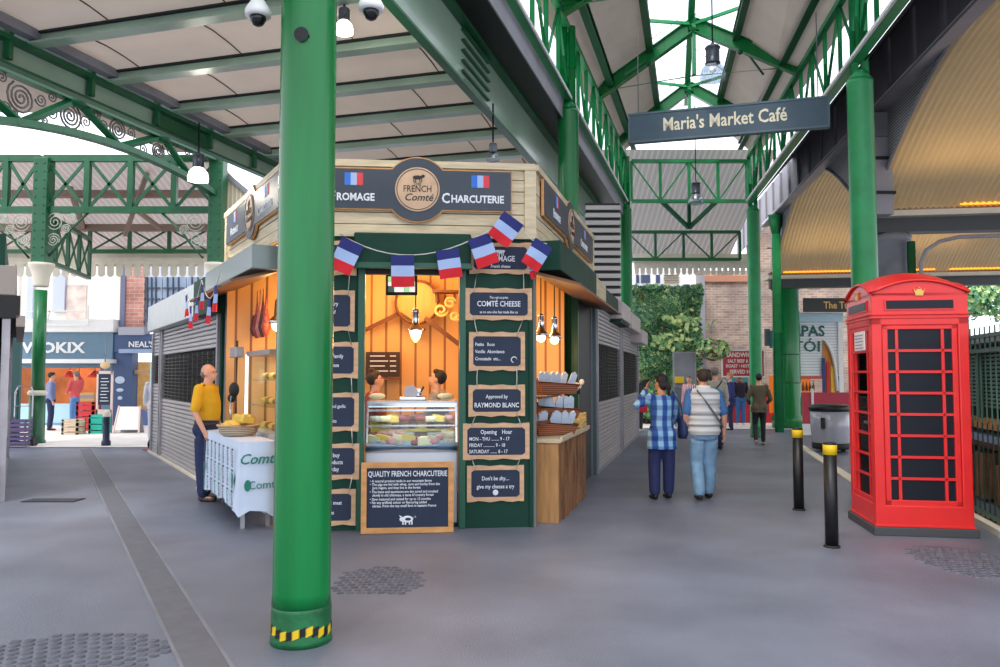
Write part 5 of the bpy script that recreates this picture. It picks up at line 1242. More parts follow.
p = G(95, 430.5); t = thing('cardboard_box', 'brown cardboard box on top of the red crates', 'box', (G(88,431).x+.02, G(88,431).y, .013+5*.164))
MB().box(-.2,.2,-.15,.15,0,.26).build('box_body', mat('cardboard', (196,150,96), .8), t, .005); m = MB(); m.box(-.2,.2,-.155,-.15,.1,.2); m.build('label_patch', mat('grey_label', (140,130,130)), t)
def handtruck(px, py, mt, label, h=1.25, rot=0.0, d=None):
    p = G(px, py); t = thing('hand_truck', label, 'hand truck', p, rot)
    for x in (-.2,.2): MB().tube([(x,0,.12),(x,.02,h*.9),(x*.7,.04,h)], .018, 8).build('rail', mt, t); MB().cyl((x*1.2-.03,.05,.12),(x*1.2+.03,.05,.12),.12,n=18).build('wheel', BLACKM, t)
    m = MB(); 
    for z in (.3,.6,.9,h): m.tube([(-.2 if z<h else -.14,.01,z),(.2 if z<h else .14,.03,z)], .014, 6)
    m.build('cross_bar', mt, t); MB().box(-.22,.22,-.28,.0,.02,.035).build('toe_plate', mt, t); return t, p
t, p = handtruck(22, 446.5, STEEL, 'steel hand truck leaning by the left hall column', 1.35)
for k in range(2):
    c_ = thing('purple_crate', ('lower' if k == 0 else 'upper') + ' purple plastic crate on the steel hand truck', 'crate', (p.x, p.y-.15, .04 + k*.30))
    m = MB(); m.box(-.23,.23,-.12,.12,0,.02)
    for z in (.03,.12,.21): m.box(-.23,.23,-.13,-.12,z,z+.06); m.box(-.23,.23,.12,.13,z,z+.06); m.box(-.24,-.23,-.12,.12,z,z+.06); m.box(.23,.24,-.12,.12,z,z+.06)
    for x in (-.22,.22):
        for y in (-.12,.12): m.box(x-.02,x+.02,y-.015,y+.015,0,.28)
    m.build('crate_body', mat('purple_plastic', (92,78,116), .5), c_)
handtruck(160, 450, mat('truck_red', (196,40,36), .4), 'red hand truck standing against the end of the closed stall', 1.05, -.3)

# ================================================================ RIGHT BACKGROUND
dB = 27.5
BRK = brickmat('old_brick', (198,172,154), (164,140,126), (196,184,172), .26, .09, .012)
t = thing('brick_wall', 'old weathered brick wall closing the yard behind the avenue', 'wall', (P(790,375,dB).x, dB, 0)); t['kind'] = 'structure'; del t['category']
W(t).box(P(700,375,dB).x, P(870,375,dB).x, dB, dB+.4, 0, 5.3).build('brick_face', BRK, t); W(t).box(P(752,375,dB).x, P(812,375,dB).x, dB, dB+.4, 5.3, 7.2).build('brick_face', BRK, t)
W(t).box(P(633,375,dB).x, P(700,375,dB).x, dB+.1, dB+.4, 0, 4.7).build('grey_face', GREYP, t)
W(t).box(P(698,375,dB).x, P(705,375,dB).x, dB-.15, dB+.1, 0, zat(276,dB)).build('stone_jamb', GREYL, t); W(t).box(P(700,375,dB).x, P(752,375,dB).x, dB-.12, dB+.1, zat(282,dB), zat(276,dB)).build('lintel', mat('brick_lintel', (186,130,104),.8), t)
t = thing('white_house', 'white building with small windows seen above the ivy', 'building', (P(668,375,30).x, 30, 4.5))
W(t).box(P(625,375,30).x, P(712,375,30).x, 30, 31, 4.0, 7.5).build('wall', mat('house_white', (238,240,244), .7), t)
for x0, x1 in ((637,640),(642,651),(657,661)): W(t).box(P(x0,375,29.95).x, P(x1,375,29.95).x, 29.93, 30, zat(283,30), zat(275,30)).build('window', mat('window_dark', (60,76,104), .15), t)
m = W(t)
for k in range(4): m.box(P(665,375,29.95).x, P(680,375,29.95).x, 29.9, 30, zat(283-k*2.4,30), zat(282-k*2.4,30))
m.build('shutter_slats', mat('slat_tan', (150,140,110),.6), t)
# ivy
def leafcloud(n, fn, size, mt_n, seed=1):
    rr = random.Random(seed); m = MB()
    for k in range(n):
        p, nrm = fn(rr); s = size*rr.uniform(.6,1.3); a = rr.uniform(0, 2*PI)
        nrm = (nrm + Vector((rr.uniform(-.6,.6), rr.uniform(-.6,.6), rr.uniform(-.2,.8)))).normalized(); x, y = frame_from(nrm); u = x*math.cos(a) + y*math.sin(a); v = nrm.cross(u)
        m.add([p - u*s*.5, p - v*s*.38 + nrm*s*.1, p + u*s*.6, p + v*s*.38 + nrm*s*.1], [(0,1,2),(0,2,3)], rr.choices(range(len(mt_n)), weights=mt_n)[0])
    return m
LV = [mat('ivy_dark', (56,104,84), .6), mat('ivy_mid', (104,160,112), .55), mat('ivy_light', (150,190,120), .5), mat('ivy_lime', (212,226,150), .5)]
t = thing('ivy', 'thick green ivy covering the wall at the end of the avenue', 'ivy', P(668, 428, 25.5)); t.location.z = 0; TM[t.name] = Matrix.Translation(t.location)
x0, x1 = P(631,375,25.6).x, P(699,375,25.6).x
def ivyp(r_): 
    x = r_.uniform(x0, x1); z = r_.uniform(.2, zat(287,25.6)); b_ = .25*(math.sin(x*5+z*3)+math.sin(x*2.1-z*4.3)); return Vector((x, 25.55-.25-b_*.5, z)), Vector((0,-1,.2))
m = leafcloud(7500, ivyp, .19, (3,4,2.4,.5), 3); q = W(t); q.add(m.v, m.f); q.m = m.m; o = q.build('leaves', LV, t); o['kind'] = 'stuff'
c1_ = P(684, 322, 25.0); c2_ = P(670, 343, 24.9)
def lime(r_):
    c = c1_ if r_.random() < .5 else c2_; d = Vector((r_.gauss(0,.30), r_.gauss(0,.08), r_.gauss(0,.16))); return c + d, Vector((0,-1,.4))
m = leafcloud(110, lime, .2, (0,.4,2,3), 5); q = W(t); q.add(m.v, m.f); q.m = m.m; o = q.build('pale_shoots', LV, t); o['kind'] = 'stuff'
W(t).box(x0, x1, 25.7, 26.0, 0, zat(288,25.7)).build('wall_backing', mat('ivy_wall', (60,74,64), .9), t); 
m = W(t)
for k in range(7): x = x0 + (x1-x0)*(k+.5)/7; m.tube([Vector((x, 25.6, 0)), Vector((x+.15*math.sin(k), 25.5, 2)), Vector((x-.1, 25.5, 4.3))], .035, 6)
m.build('stems', BROWN, t)
# hanging basket
b = P(713, 353, 23.5); t = thing('hanging_basket', 'hanging basket of pink flowers and foliage left of the red board', 'hanging basket', b)
MB().lathe([(.05,-.25),(.25,-.1),(.32,.05),(.34,.1)], n=20).build('bowl', BROWN, t)
def bk_(r_): 
    v = Vector((r_.gauss(0,1), r_.gauss(0,1), r_.gauss(0,1))).normalized(); return Vector((v.x*.5, v.y*.4, .12 + v.z*.3)), v
leafcloud(420, bk_, .15, (1,2,3,2,0,0), 9).build('foliage', LV, t)['kind'] = 'stuff'
leafcloud(60, bk_, .11, (1,), 10).build('flowers', mat('pink_flower', (206,96,96), .6), t)['kind'] = 'stuff'
for k in range(3): MB().cyl((.3*math.cos(k*2.1), .3*math.sin(k*2.1), .1), (0,0,1.0), .008, n=5).build('chain', STEEL, t)
# notice board & yellow sign, red board
def panel(px0, py0, px1, py1, d, name, label, cat, mt, edge=None, lines=(), col=CHALK, dep=.05, posts=False, extra=None):
    x0, x1 = P(px0,375,d).x, P(px1,375,d).x; z0, z1 = zat(py1,d), zat(py0,d); t = thing(name, label, cat, ((x0+x1)/2, d, 0 if posts else z0)); 
    W(t).box(x0, x1, d, d+dep, z0, z1).build('panel', mt, t)
    if edge:
        m = W(t); e = .04
        m.box(x0-e,x1+e,d-.01,d+dep,z1,z1+e); m.box(x0-e,x1+e,d-.01,d+dep,z0-e,z0); m.box(x0-e,x0,d-.01,d+dep,z0,z1); m.box(x1,x1+e,d-.01,d+dep,z0,z1); m.build('border', edge, t)
    if lines:
        m = W(t)
        for s_, fy, sz, al in lines: m.text(s_, ((x0+x1)/2 if al == 'C' else x0+.08, d-.008, z0+(z1-z0)*fy), sz, align='CENTER' if al == 'C' else 'LEFT', bold=sz*.02, sx=.85)
        m.build('lettering', col, t)
    if posts:
        for x in (x0+.04, x1-.04): W(t).box(x-.03, x+.03, d+dep, d+dep+.05, 0, z1).build('post', GREYP, t)
    return t
panel(674.5, 353, 695, 386, 24, 'notice_case', 'grey wire-mesh notice case in front of the ivy', 'notice case', GREYP, GREYL, posts=True)
panel(675, 376.5, 684, 383, 23.9, 'small_sign', 'small yellow sign fixed on the grey notice case', 'sign', YEL)
panel(674.5, 388, 695, 418, 24, 'utility_cabinet', 'grey utility cabinet below the yellow sign', 'cabinet', mat('cab_grey', (96,104,112), .5), None, (('2 5', .88, .2, 'C'),), BLACK, .4)
panel(723, 351, 764, 376, 24.5, 'lettered_board', 'red board with white lettering beside the slim green column', 'sign', mat('board_red', (186,44,58), .5), WHITE, (('SANDWICHES', .76, .20, 'C'), ('SALT BEEF & PORK', .54, .14, 'C'), ('ROAST • HOT DOGS', .34, .14, 'C'), ('SERVED HERE', .1, .17, 'C')), WHITE)
t = thing('food_stall', 'red-clothed food stall under the red lettered board', 'stall', (P(742,375,26).x, 26, 0))
W(t).box(P(722,375,26).x, P(850,375,26).x, 26, 26.5, 0, .95).build('red_front', mat('cloth_red', (190,40,56), .7, var=.2), t)
for k in range(3): W(t).box(P(728+k*12,375,26).x, P(736+k*12,375,26).x, 26.0, 26.3, 1.15, 1.6).build('teal_tub', mat('teal_tub', (60,160,160), .5), t)
W(t).box(P(722,375,26).x, P(770,375,26).x, 25.95, 26.4, .95, 1.0).build('counter_board', WHITE, t)
p = P(769, 338, 24.5); t = thing('projecting_sign', 'small teal sign projecting from the brick wall beside the massive green column', 'sign', p)
W(t).box(P(765,375,24.5).x, P(770,375,24.5).x, 24.4, 24.5, zat(346,24.5), zat(329,24.5)).build('side_board', mat('sign_grey', (92,100,104)), t); W(t).box(P(770,375,24.5).x, P(775,375,24.5).x, 24.35, 24.5, zat(348,24.5), zat(331,24.5)).build('teal_board', mat('teal_sign', (20,128,120)), t)
# tapas stall
dT = 24.0; t = thing('tapas_stall', 'white slatted tapas stall with green stencil letters behind the phone box', 'stall', (P(818,375,dT).x, dT, 0))
x0, x1 = P(780,375,dT).x, P(839,375,dT).x; SLW = stripemat('white_slats', (180,188,192), (232,238,240), 2, 3.6, .5, thresh=.12, soft=.06)
yl = dT
W(t).box(x0, x1, yl, yl+.1, zat(376,dT), zat(322,dT)).build('slat_shutter', SLW, t); W(t).box(x0, x1+.1, yl-.15, yl+.1, zat(322,dT), zat(313,dT)).build('header', mat('header_blue', (176,206,216), .4), t)
W(t).box(x1-.02, x1+.12, yl-.05, yl+.1, 0, zat(322,dT)).build('side_post', WHITE, t); W(t).box(x1-.1, x1-.02, yl-.05, yl+.1, 0, zat(376,dT)).build('side_post', mat('post_blue', (60,90,150)), t)
ARCW = mat('arch_pale', (216,214,206), .5); m = W(t); pts = [P(823.5-0+11*math.sin(k*PI/20)*1.25, 400-58*math.cos(k*PI/20)*1.0, dT-.08) for k in range(0,10)]
m.tube(pts, .05, 6); m.build('arch_trim', ARCW, t)
m = W(t); cols = ((0,'in_orange',(214,130,50)),(1,'in_blue',(46,60,120)),(2,'in_red',(206,40,40)),(3,'in_yellow',(236,180,60)))
m.prism([(0,0)] + [(0, 1.9*1.0)] + [(.5*math.sin(k*PI/20), 1.9*math.cos(k*PI/20)) for k in range(1,10)] + [(.5,0)], (P(823,375,dT).x, dT-.03, zat(402,dT)), dep=.02, mi=0)
for k, w_ in enumerate((.10,.09,.12)): m.box(P(821.5,375,dT).x + k*.13, P(821.5,375,dT).x + k*.13 + w_, dT-.06, dT-.04, zat(402,dT), zat(358+4*k,dT), (1,2,3)[k])
m.build('striped_curtain', [mat(n_, c_, .6) for _, n_, c_ in cols], t)
W(t).box(x0, P(822,375,dT).x, dT+.9, dT+1.0, .4, zat(376,dT)).build('warm_back', mat('stall_orange', (206,110,30), .6, emit=(230,120,30), es=.4), t); W(t).box(x0, P(822,375,dT).x, dT-.05, dT+.2, zat(379,dT), zat(376,dT)).build('counter_rail', mat('rail_red', (200,80,60)), t)  # warm_back is a wall with its own glow, imitating a lit interior
m = W(t)
for k in range(6): m.lathe([(.04,0),(.045,.12),(.02,.2),(.018,.28)], (P(800+k*3.4,375,dT+.1).x, dT+.4, zat(391,dT)), 8)
m.build('bottles', BROWN, t)
W(t).box(x0, x1, dT, dT+.6, 0, zat(393,dT)).build('stall_front', mat('maroon_front', (150,44,62), .7), t)
TG = mat('stencil_green', (30,96,92), .6)
m = W(t); m.text('TAPAS', P(825, 336, dT-.02) , .46, align='RIGHT', bold=.010, sx=.98); m.text('TÓI', P(821, 351.5, dT-.02), .46, align='RIGHT', bold=.006, sx=1.1)
m.build('stencil_lettering', TG, t)
panel(805, 298, 870, 312, 23.4, 'shop_sign', 'black sign with gold lettering above the tapas stall', 'sign', mat('sign_black', (36,44,46), .4), None, (('The Turk', .25, .30, 'L'),), GOLD)
for o in bpy.data.objects:
    if o.name.startswith('lettering') and o.parent and o.parent.name.startswith('shop_sign'): o.location.x += .52
# foliage and sky side beyond the viaduct
for px, py, r_, lb in ((966, 298, .9, 'bushy tree left of its neighbour beyond the fence, above the telephone box'), (1004, 296, 1.1, 'bushy tree at the right edge beyond the fence')):
    b = P(px, py, 30); t = thing('tree', lb, 'tree', (b.x, b.y, 0)); MB().cyl((0,0,0),(0,0,b.z-.3),.12,.07,8).build('trunk', BROWN, t)
    def tf(r2, b=b, r_=r_): v = Vector((r2.gauss(0,1), r2.gauss(0,1), r2.gauss(0,1))).normalized(); return Vector((0,0,b.z)) + v*r_*r2.uniform(.6,1), v
    leafcloud(900, tf, .2, (1,3,3,1), int(px)).build('crown', LV, t)['kind'] = 'stuff'
# ================================================================ TELEPHONE BOX
pA = G(874.5, 535.5); T = thing('telephone_box', 'red telephone box with a domed roof and gilt crowns at the right', 'telephone box', (0,0,0)) if 0 else None
rzT = math.radians(-9.5); cx_ = .485
Mt = Matrix.Translation(pA) @ Matrix.Rotation(rzT, 4, 'Z'); ctr = Mt @ Vector((cx_, cx_, 0))
T = thing('telephone_box', 'red telephone box with a domed roof and gilt crowns at the right', 'telephone box', ctr, rzT)
DG = mat('dark_pane', (22,26,36), .35, spec=.25); PLI = mat('plinth_grey', (66,68,72), .6)
h_ = .455
MB().box(-.485,.485,-.485,.485,0,.085).build('plinth', PLI, T, .008)
m = MB(); m.box(-h_,h_,-h_,h_,.085,.30)
for sx_ in (-1,1):
    for sy_ in (-1,1):
        m.box(min(sx_*h_, sx_*(h_-.10)), max(sx_*h_, sx_*(h_-.10)), min(sy_*h_, sy_*(h_-.10)), max(sy_*h_, sy_*(h_-.10)), .28, 2.2)
m.box(-h_,h_,-h_,h_,2.10,2.44); m.build('body', RED, T, .012)
for e_, za, zb2 in ((.010,.085,.11),(.010,2.17,2.19),(.018,2.205,2.22)): MB().box(-h_-e_,h_+e_,-h_-e_,h_+e_,za,zb2).build('moulding', RED, T, .005)
# dome
def dome(u, v):
    x, y = 2*u-1, 2*v-1; return Vector((x*(h_+.005), y*(h_+.005), 2.43 + .125*(1-x*x) + .125*(1-y*y)))
m = MB(); m.grid(dome, 20, 20); m.build('domed_roof', RED, T)
for k in range(4):
    q = MB(Matrix.Rotation(k*PI/2, 4, 'Z'))
    pts = [(-h_,2.40)] + [(h_*(2*i/20-1), 2.43+.125*(1-(2*i/20-1)**2)) for i in range(21)] + [(h_,2.40)]
    q.prism(pts, (0,-h_-.0,0), dep=.04); pd_ = q.build('pediment', RED, T)
    q = MB(Matrix.Rotation(k*PI/2, 4, 'Z')); q.tube([(h_*(2*i/20-1)*1.01, -h_-.012, 2.432+.125*(1-(2*i/20-1)**2)) for i in range(21)], .016, 8); q.build('roof_edge', RED, pd_)
    q = MB(Matrix.Rotation(k*PI/2, 4, 'Z')); q.box(-.33,.33,-h_-.012,-h_+.02,2.255,2.365); fs_ = q.build('sign_frame', RED, T)
    q = MB(Matrix.Rotation(k*PI/2, 4, 'Z')); q.box(-.315,.315,-h_-.016,-h_,2.268,2.352); q.build('sign_panel', DG, fs_)
    q = MB(Matrix.Rotation(k*PI/2, 4, 'Z')); z = 2.40; y = -h_-.016
    q.box(-.038,.038,y,y+.02,z,z+.014); q.prism([(-.036,z+.012),(-.05,z+.055),(-.028,z+.045),(-.02,z+.07),(0,z+.062),(.02,z+.07),(.028,z+.045),(.05,z+.055),(.036,z+.012)], (0,y,0), dep=.02)
    q.ell((0,y,z+.078), .011, 8); q.ell((-.048,y,z+.06), .008, 8); q.ell((.048,y,z+.06), .008, 8); q.build('gilt_crown', GOLD, pd_)
    # window / door leaf: 8 rows, narrow-wide-narrow
    MR = Matrix.Rotation(k*PI/2, 4, 'Z'); zb0, zt0 = .35, 2.06; xo = .30
    q = MB(MR); yf = -h_+.022
    for a0, a1 in ((-.352,-xo),(xo,.352)): q.box(a0,a1,yf-.012,yf+.03,.29,2.12)
    q.box(-.352,.352,yf-.012,yf+.03,.20,zb0); q.box(-.352,.352,yf-.012,yf+.03,zt0,2.12); wf_ = q.build('door' if k == 3 else 'window_frame', RED, T, .006)
    q = MB(MR)
    for r_ in range(1, 8): z = zb0 + (zt0-zb0)*r_/8; q.box(-xo,xo,yf-.006,yf+.02,z-.013,z+.013)
    for x in (-.215,.215): q.box(x-.014,x+.014,yf-.006,yf+.02,zb0,zt0)
    q.build('glazing_bars', RED, wf_)
    q = MB(MR); q.box(-xo,xo,yf+.012,yf+.018,zb0,zt0); q.build('glass_panes', DG if k != 3 else glassmat('booth_glass', (70,76,84), .15), wf_)
q = MB(Matrix.Rotation(-PI/2, 4, 'Z')); q.box(-.17,.19,-h_+.0,-h_+.012,1.86,2.06); po_ = q.build('white_poster', WHITE, wf_)
q = MB(Matrix.Rotation(-PI/2, 4, 'Z'))
for r_ in range(5): q.box(-.14,.15-.03*(r_%2),-h_-.003,-h_,1.88+r_*.034,1.89+r_*.034)
q.build('poster_lines', mat('poster_ink', (120,130,190)), wf_)
q = MB(Matrix.Rotation(-PI/2, 4, 'Z')); q.box(.18,.28,-h_-.02,-h_+.01,1.10,1.13); q.build('door_handle', CHROME, wf_)
MB().box(-.2,.2,-.1,.1,1.1,1.7).build('telephone_set', BLACKM, T)
# ================================================================ BOLLARDS, BIN, FENCE
bo = None
for px, py, lb in ((799, 510, 'far black bollard with a yellow band, left of the nearer one'), (832, 547, 'near black bollard with a yellow band in front of the telephone box')):
    p = G(px, py)
    if bo is None:
        bo = thing('bollard', lb, 'bollard', p, 0, None); MB().lathe([(.059,0),(.059,.86)], n=28).build('post', BLACK, bo); MB().lathe([(.063,.855),(.063,.945),(.058,.95)], n=28).build('yellow_band', YEL, bo); MB().lathe([(.060,.948),(.060,.965),(.03,.972)], n=28).build('cap', BLACK, bo); MB().lathe([(.075,0),(.072,.015),(.06,.02)], n=28).build('foot', BLACKM, bo)
    else: dup(bo, p, 0, lb)
p = G(838, 453); t = thing('rubbish_bin', 'grey translucent wheeled bin with a black lid left of the telephone box', 'bin', (p.x, p.y+.35, 0))
MB().lathe([(.33,.12),(.36,.2),(.385,.5),(.40,.84)], n=36).build('tub', mat('bin_grey', (176,178,188), .25, coat=.4), t)
MB().lathe([(.40,.84),(.42,.86),(.42,.93),(.38,.97),(.2,.99)], n=36).build('lid', BLACK, t); MB().lathe([(.36,.06),(.37,.1),(.37,.18),(.34,.2)], n=30).build('base', BLACKM, t)
for k in range(4): MB().cyl((.28*math.cos(k*PI/2+.6)-.03,.28*math.sin(k*PI/2+.6),.05),(.28*math.cos(k*PI/2+.6)+.03,.28*math.sin(k*PI/2+.6),.05),.05,n=12).build('wheel', BLACK, t)
MB().box(-.32,-.26,-.37,-.30,.5,.72).build('latch', BLACKM, t)
p = G(803, 437); t = thing('cafe_barrier', 'red cafe barrier panel with a white post behind the bin', 'barrier', (p.x+.7, p.y, 0))
W(t).box(p.x, p.x+1.6, p.y-.02, p.y+.02, .35, 1.15).build('red_panel', mat('barrier_red', (186,52,72), .6, var=.1), t); W(t).box(p.x+.22, p.x+.28, p.y-.05, p.y, 0, 1.25).build('white_post', WHITE, t); W(t).box(p.x, p.x+.5, p.y-.03, p.y+.03, .05, .34).build('lower_panel', WHITE, t)
# fence right of the box
f0 = G(964, 512); fd = Vector((.262, .965, 0)) ; fa = f0 + fd*3.5; fb = f0 - fd*4.0; KX = Fr(fb, fa)   # -y faces right; build symmetric
t = KX.thing('railing_fence', 'dark green railing fence running behind the telephone box at the right edge', 'fence', KX.len/2, 0, 0)
FG = mat('fence_green', (70,104,92), .4); FL = KX.len
m0 = MB(); 
for z in (.12, 1.86, 2.02): W(t).bar(KX.w(0,0,z), KX.w(FL,0,z), .05, .04).build('rail', FG, t)
for k in range(int(FL/.16)):
    u = k*.16+.05
    if k < 60: W(t).cyl(KX.w(u,0,.05), KX.w(u,0,2.12), .009, n=6).build('railing_bar', FG, t)
W(t).bar(KX.w(0,0,.03), KX.w(FL,0,.03), .22, .07).build('kerb', CREAM, t)
t = thing('slatted_stall', 'dark slatted market stall standing behind the fence at the right edge', 'stall', KX.w(FL/2, -1.4, 0), KX.rz)
def fx(u0,u1,y0,y1,z0,z1,nm,mt): return wbox(KX,u0,u1,y0,y1,z0,z1,nm,mt,t)
m = W(t)
for k in range(18):
    z = 1.18 + k*.052; m.bar(KX.w(0,-.75,z), KX.w(FL,-.75,z), .03, .026)
m.build('slats', mat('slat_green', (92,124,112), .4), t); fx(0,FL,-.95,-.90,0,2.0,'back_board',mat('very_dark_green',(14,34,30),.8)); fx(0,FL,-.9,-.45,2.0,2.06,'roof_board',GREYP)
fx(0,FL,-.8,-.45,.93,1.02,'orange_shelf',PINEO); fx(0,FL,-.7,-.40,.78,.86,'blue_tray',mat('tray_blue',(150,170,210),.4)); fx(0,FL,-.7,-.45,.70,.78,'red_brown_shelf',mat('shelf_rb',(120,62,42),.6))
for k in range(9): fx(.3+k*.75, .3+k*.75+.3, -.7,-.45, .05, .62-.1*(k%2), 'wooden_crate', BROWN)
for k in range(8): fx(.2+k*.9, .26+k*.9, -.72,-.66, .0, 2.1, 'upright', FG)
# ================================================================ PEOPLE (local frame: facing +Y, right hand at +X)
SKIN = mat('skin_light', (214,160,134), .5, var=.05, scale=8); SKIN2 = mat('skin_tan', (196,142,112), .5)
def V3(*a): return Vector(a)
def limbtube(m, pts, rs, n=12):
    P_ = []; R_ = []
    for i in range(len(pts)-1):
        for k in range(4):
            f = k/4; P_.append(Vector(pts[i]).lerp(Vector(pts[i+1]), f)); R_.append(rs[i]*(1-f) + rs[i+1]*f)
    P_.append(Vector(pts[-1])); R_.append(rs[-1]); m.tube(P_, R_, n)
    m.ell(pts[0], rs[0]*.98, 10); m.ell(pts[-1], rs[-1]*.98, 10)
    for q in range(1, len(pts)-1): m.ell(pts[q], rs[q]*1.0, 10)
def hand(m, wrist, d, palm_n, side, s=1.0, curl=.5):
    d = d.normalized(); pn = palm_n.normalized(); x = d.cross(pn).normalized()
    for f in range(5):
        c = wrist + d*(.012+f*.016)*s; m.ell(c + x*0, (.021*s, .021*s, .021*s), 8)
        m.ell(c + x*.018*s, .015*s, 8); m.ell(c - x*.018*s, .015*s, 8)
    for k in range(4):
        o = (k-1.5)*.019*s; b = wrist + d*.075*s + x*o; ln = (.062,.070,.066,.052)[k]*s
        q = b + (d*math.cos(curl*.5) + pn*math.sin(curl*.5))*ln*.5; e = q + (d*math.cos(curl*1.3) + pn*math.sin(curl*1.3))*ln*.5
        m.tube([b - d*.015, b, q, e], [.010*s,.010*s,.009*s,.0075*s], 8); m.ell(e, .0075*s, 6)
    b = wrist + d*.03*s + x*side*.026*s; q = b + (d*.6 + x*side*.7 + pn*.25).normalized()*.032*s; e = q + (d*.9 + x*side*.2 + pn*.3).normalized()*.028*s
    m.tube([b, q, e], [.012*s,.0105*s,.008*s], 8); m.ell(e, .008*s, 6)
def person(loc, rz, h, label, top, bottom, shoes, hair=None, arms=None, legs=None, pose={}, skin=None, group=None, voxel=.011, female=False, sleeve='long', collar=None):
    skin = skin or SKIN; t = thing('person', label, 'person', loc, rz, group); s = h/1.73; S = Matrix.Scale(s, 4)
    w = .92 if female else 1.0; sw = (.165 if female else .19); hw_ = .092; bel = pose.get('belly', 0)
    lean = pose.get('lean', 0.0); hy = pose.get('head', (0,0))           # (yaw, pitch)
    def ln(z): return lean*max(0, z-.95)
    arms = arms or [((-sw-.05,-.03,1.12), (-sw-.05,.04,.87)), ((sw+.05,-.03,1.12), (sw+.05,.04,.87))]
    legs = legs or [((-.095,.02,.49), (-.10,-.01,.085)), ((.095,.02,.49), (.10,-.01,.085))]
    sh = [Vector((-sw, ln(1.42)-.01, 1.415)), Vector((sw, ln(1.42)-.01, 1.415))]
    hips = [Vector((-hw_, 0, .90)), Vector((hw_, 0, .90))]
    def torso(m, g, z0=.84, z1=1.47, flare=0):
        prof = [(.84,.165,.115),(.92,.172,.12),(1.02,.152*w,.11+bel*.6),(1.12,.145*w,.108+bel),(1.24,.165*w,.118+bel*.5),(1.34,.178*w,.118),(1.41,.165*w,.10),(1.45,.11,.08),(1.485,.062,.06)]
        secs = []
        for z, rx, ry in prof:
            if z < z0-.03 or z > z1: continue
            k = flare*max(0, (1.05-z)/.3); secs.append(((0, ln(z)+bel*.35*(1 if 1<z<1.3 else 0), z), rx+g+k, ry+g+k))
        if z0 < .84: secs = [((0,0,z0), .172+g+flare, .122+g+flare)] + secs
        m.loft(secs, 22)
    hc = Vector((0, ln(1.62)+.02, 1.615)); HR = Matrix.Rotation(hy[0], 3, 'Z') @ Matrix.Rotation(-hy[1], 3, 'X')
    def H(x, y, z): return hc + HR @ Vector((x, y, z))
    m = MB(S)
    torso(m, 0); limbtube(m, [(0, ln(1.45), 1.43), H(0,-.01,-.08)], [.06,.054])
    m.ell(hc + HR @ Vector((0,-.012,.02)), (.074,.092,.098), 18, M=HR); m.ell(H(0,.022,-.045), (.055,.062,.068), 14, M=HR); m.ell(H(0,.048,-.088), (.026,.024,.02), 10, M=HR)
    m.tube([H(0,.078,.018), H(0,.098,-.012), H(0,.108,-.026)], [.009,.012,.015], 8); m.ell(H(0,.098,-.03), (.018,.012,.01), 8, M=HR)
    for q in (-1,1):
        m.ell(H(q*.076,-.008,-.008), (.01,.02,.03), 8, M=HR); m.ell(H(q*.03,.07,.028), (.024,.014,.008), 8, M=HR)
    m.ell(H(0,.082,-.058), (.024,.012,.008), 8, M=HR)
    for i, q in enumerate((-1, 1)):
        el, wr = Vector(arms[i][0]), Vector(arms[i][1]); limbtube(m, [sh[i], el, wr], [.052,.04,.027] if not female else [.044,.035,.024])
        hd = Vector(arms[i][2]) if len(arms[i]) > 2 else (wr-el); pn = Vector(arms[i][3]) if len(arms[i]) > 3 else Vector((-q, 0, 0)); hand(m, wr, hd, pn - hd.normalized()*pn.dot(hd.normalized()), 1 if (hd.cross(pn)).y > 0 else -1, 1.0)
        kn, an = Vector(legs[i][0]), Vector(legs[i][1]); limbtube(m, [hips[i], kn, an], [.088,.056,.04]); m.ell(hips[i]+Vector((q*-.01,-.03,.0)), (.09,.095,.09), 12)
        m.ell(an + Vector((0,.06,-.045)), (.04,.10,.032), 10)
    remesh(m, 'body', skin, t, voxel*s, 2)
    e = MB(S)
    for q in (-1,1): e.ell(H(q*.031,.079,.012), (.011,.008,.007), 8, M=HR)
    e.build('eyes', BLACKM, t)
    # trousers
    if bottom:
        m = MB(S); m.loft([((0,0,.80),.165,.115),((0,0,.86),.182,.132),((0,0,.94),.184,.134),((0,0,1.02),.168,.125+bel*.5)], 22)
        for i, q in enumerate((-1,1)):
            kn, an = Vector(legs[i][0]), Vector(legs[i][1]); g = pose.get('leg_fit', .022); a2 = kn.lerp(an, .93)
            limbtube(m, [hips[i]+Vector((q*-.008,0,-.02)), kn, a2], [.098+g*.4,.058+g,.045+g]); m.ell(hips[i]+Vector((0,-.035,-.0)), (.096,.10,.1), 12)
            for zf in (.2,.35,.8,.9): c = kn.lerp(an, zf); m.ell(c + Vector((0,.012,0)), (.05+g,.05+g,.014), 10)
        remesh(m, 'trousers', bottom, t, voxel*s, 2)
    # top
    if top:
        m = MB(S); zb = pose.get('hem', .90); torso(m, .018 if not pose.get('puffy') else .04, zb, 1.46, pose.get('flare', .01))
        if zb < .86:
            for q in (-1,1): m.ell((q*.085,-.035,.90), (.105,.125,.13), 14)
        for i, q in enumerate((-1,1)):
            el, wr = Vector(arms[i][0]), Vector(arms[i][1])
            if sleeve == 'none': m.ell(sh[i] + Vector((-q*.03,0,-.01)), (.06,.07,.07), 12); continue
            m.ell(sh[i], (.066,.068,.06), 12)
            if sleeve == 'short': limbtube(m, [sh[i], sh[i].lerp(el, .45), sh[i].lerp(el, .85)], [.066,.062,.064])
            else: limbtube(m, [sh[i], el, el.lerp(wr, .9)], [.066,.054,.042])
        remesh(m, pose.get('topname', 'shirt'), top, t, voxel*s, 2)
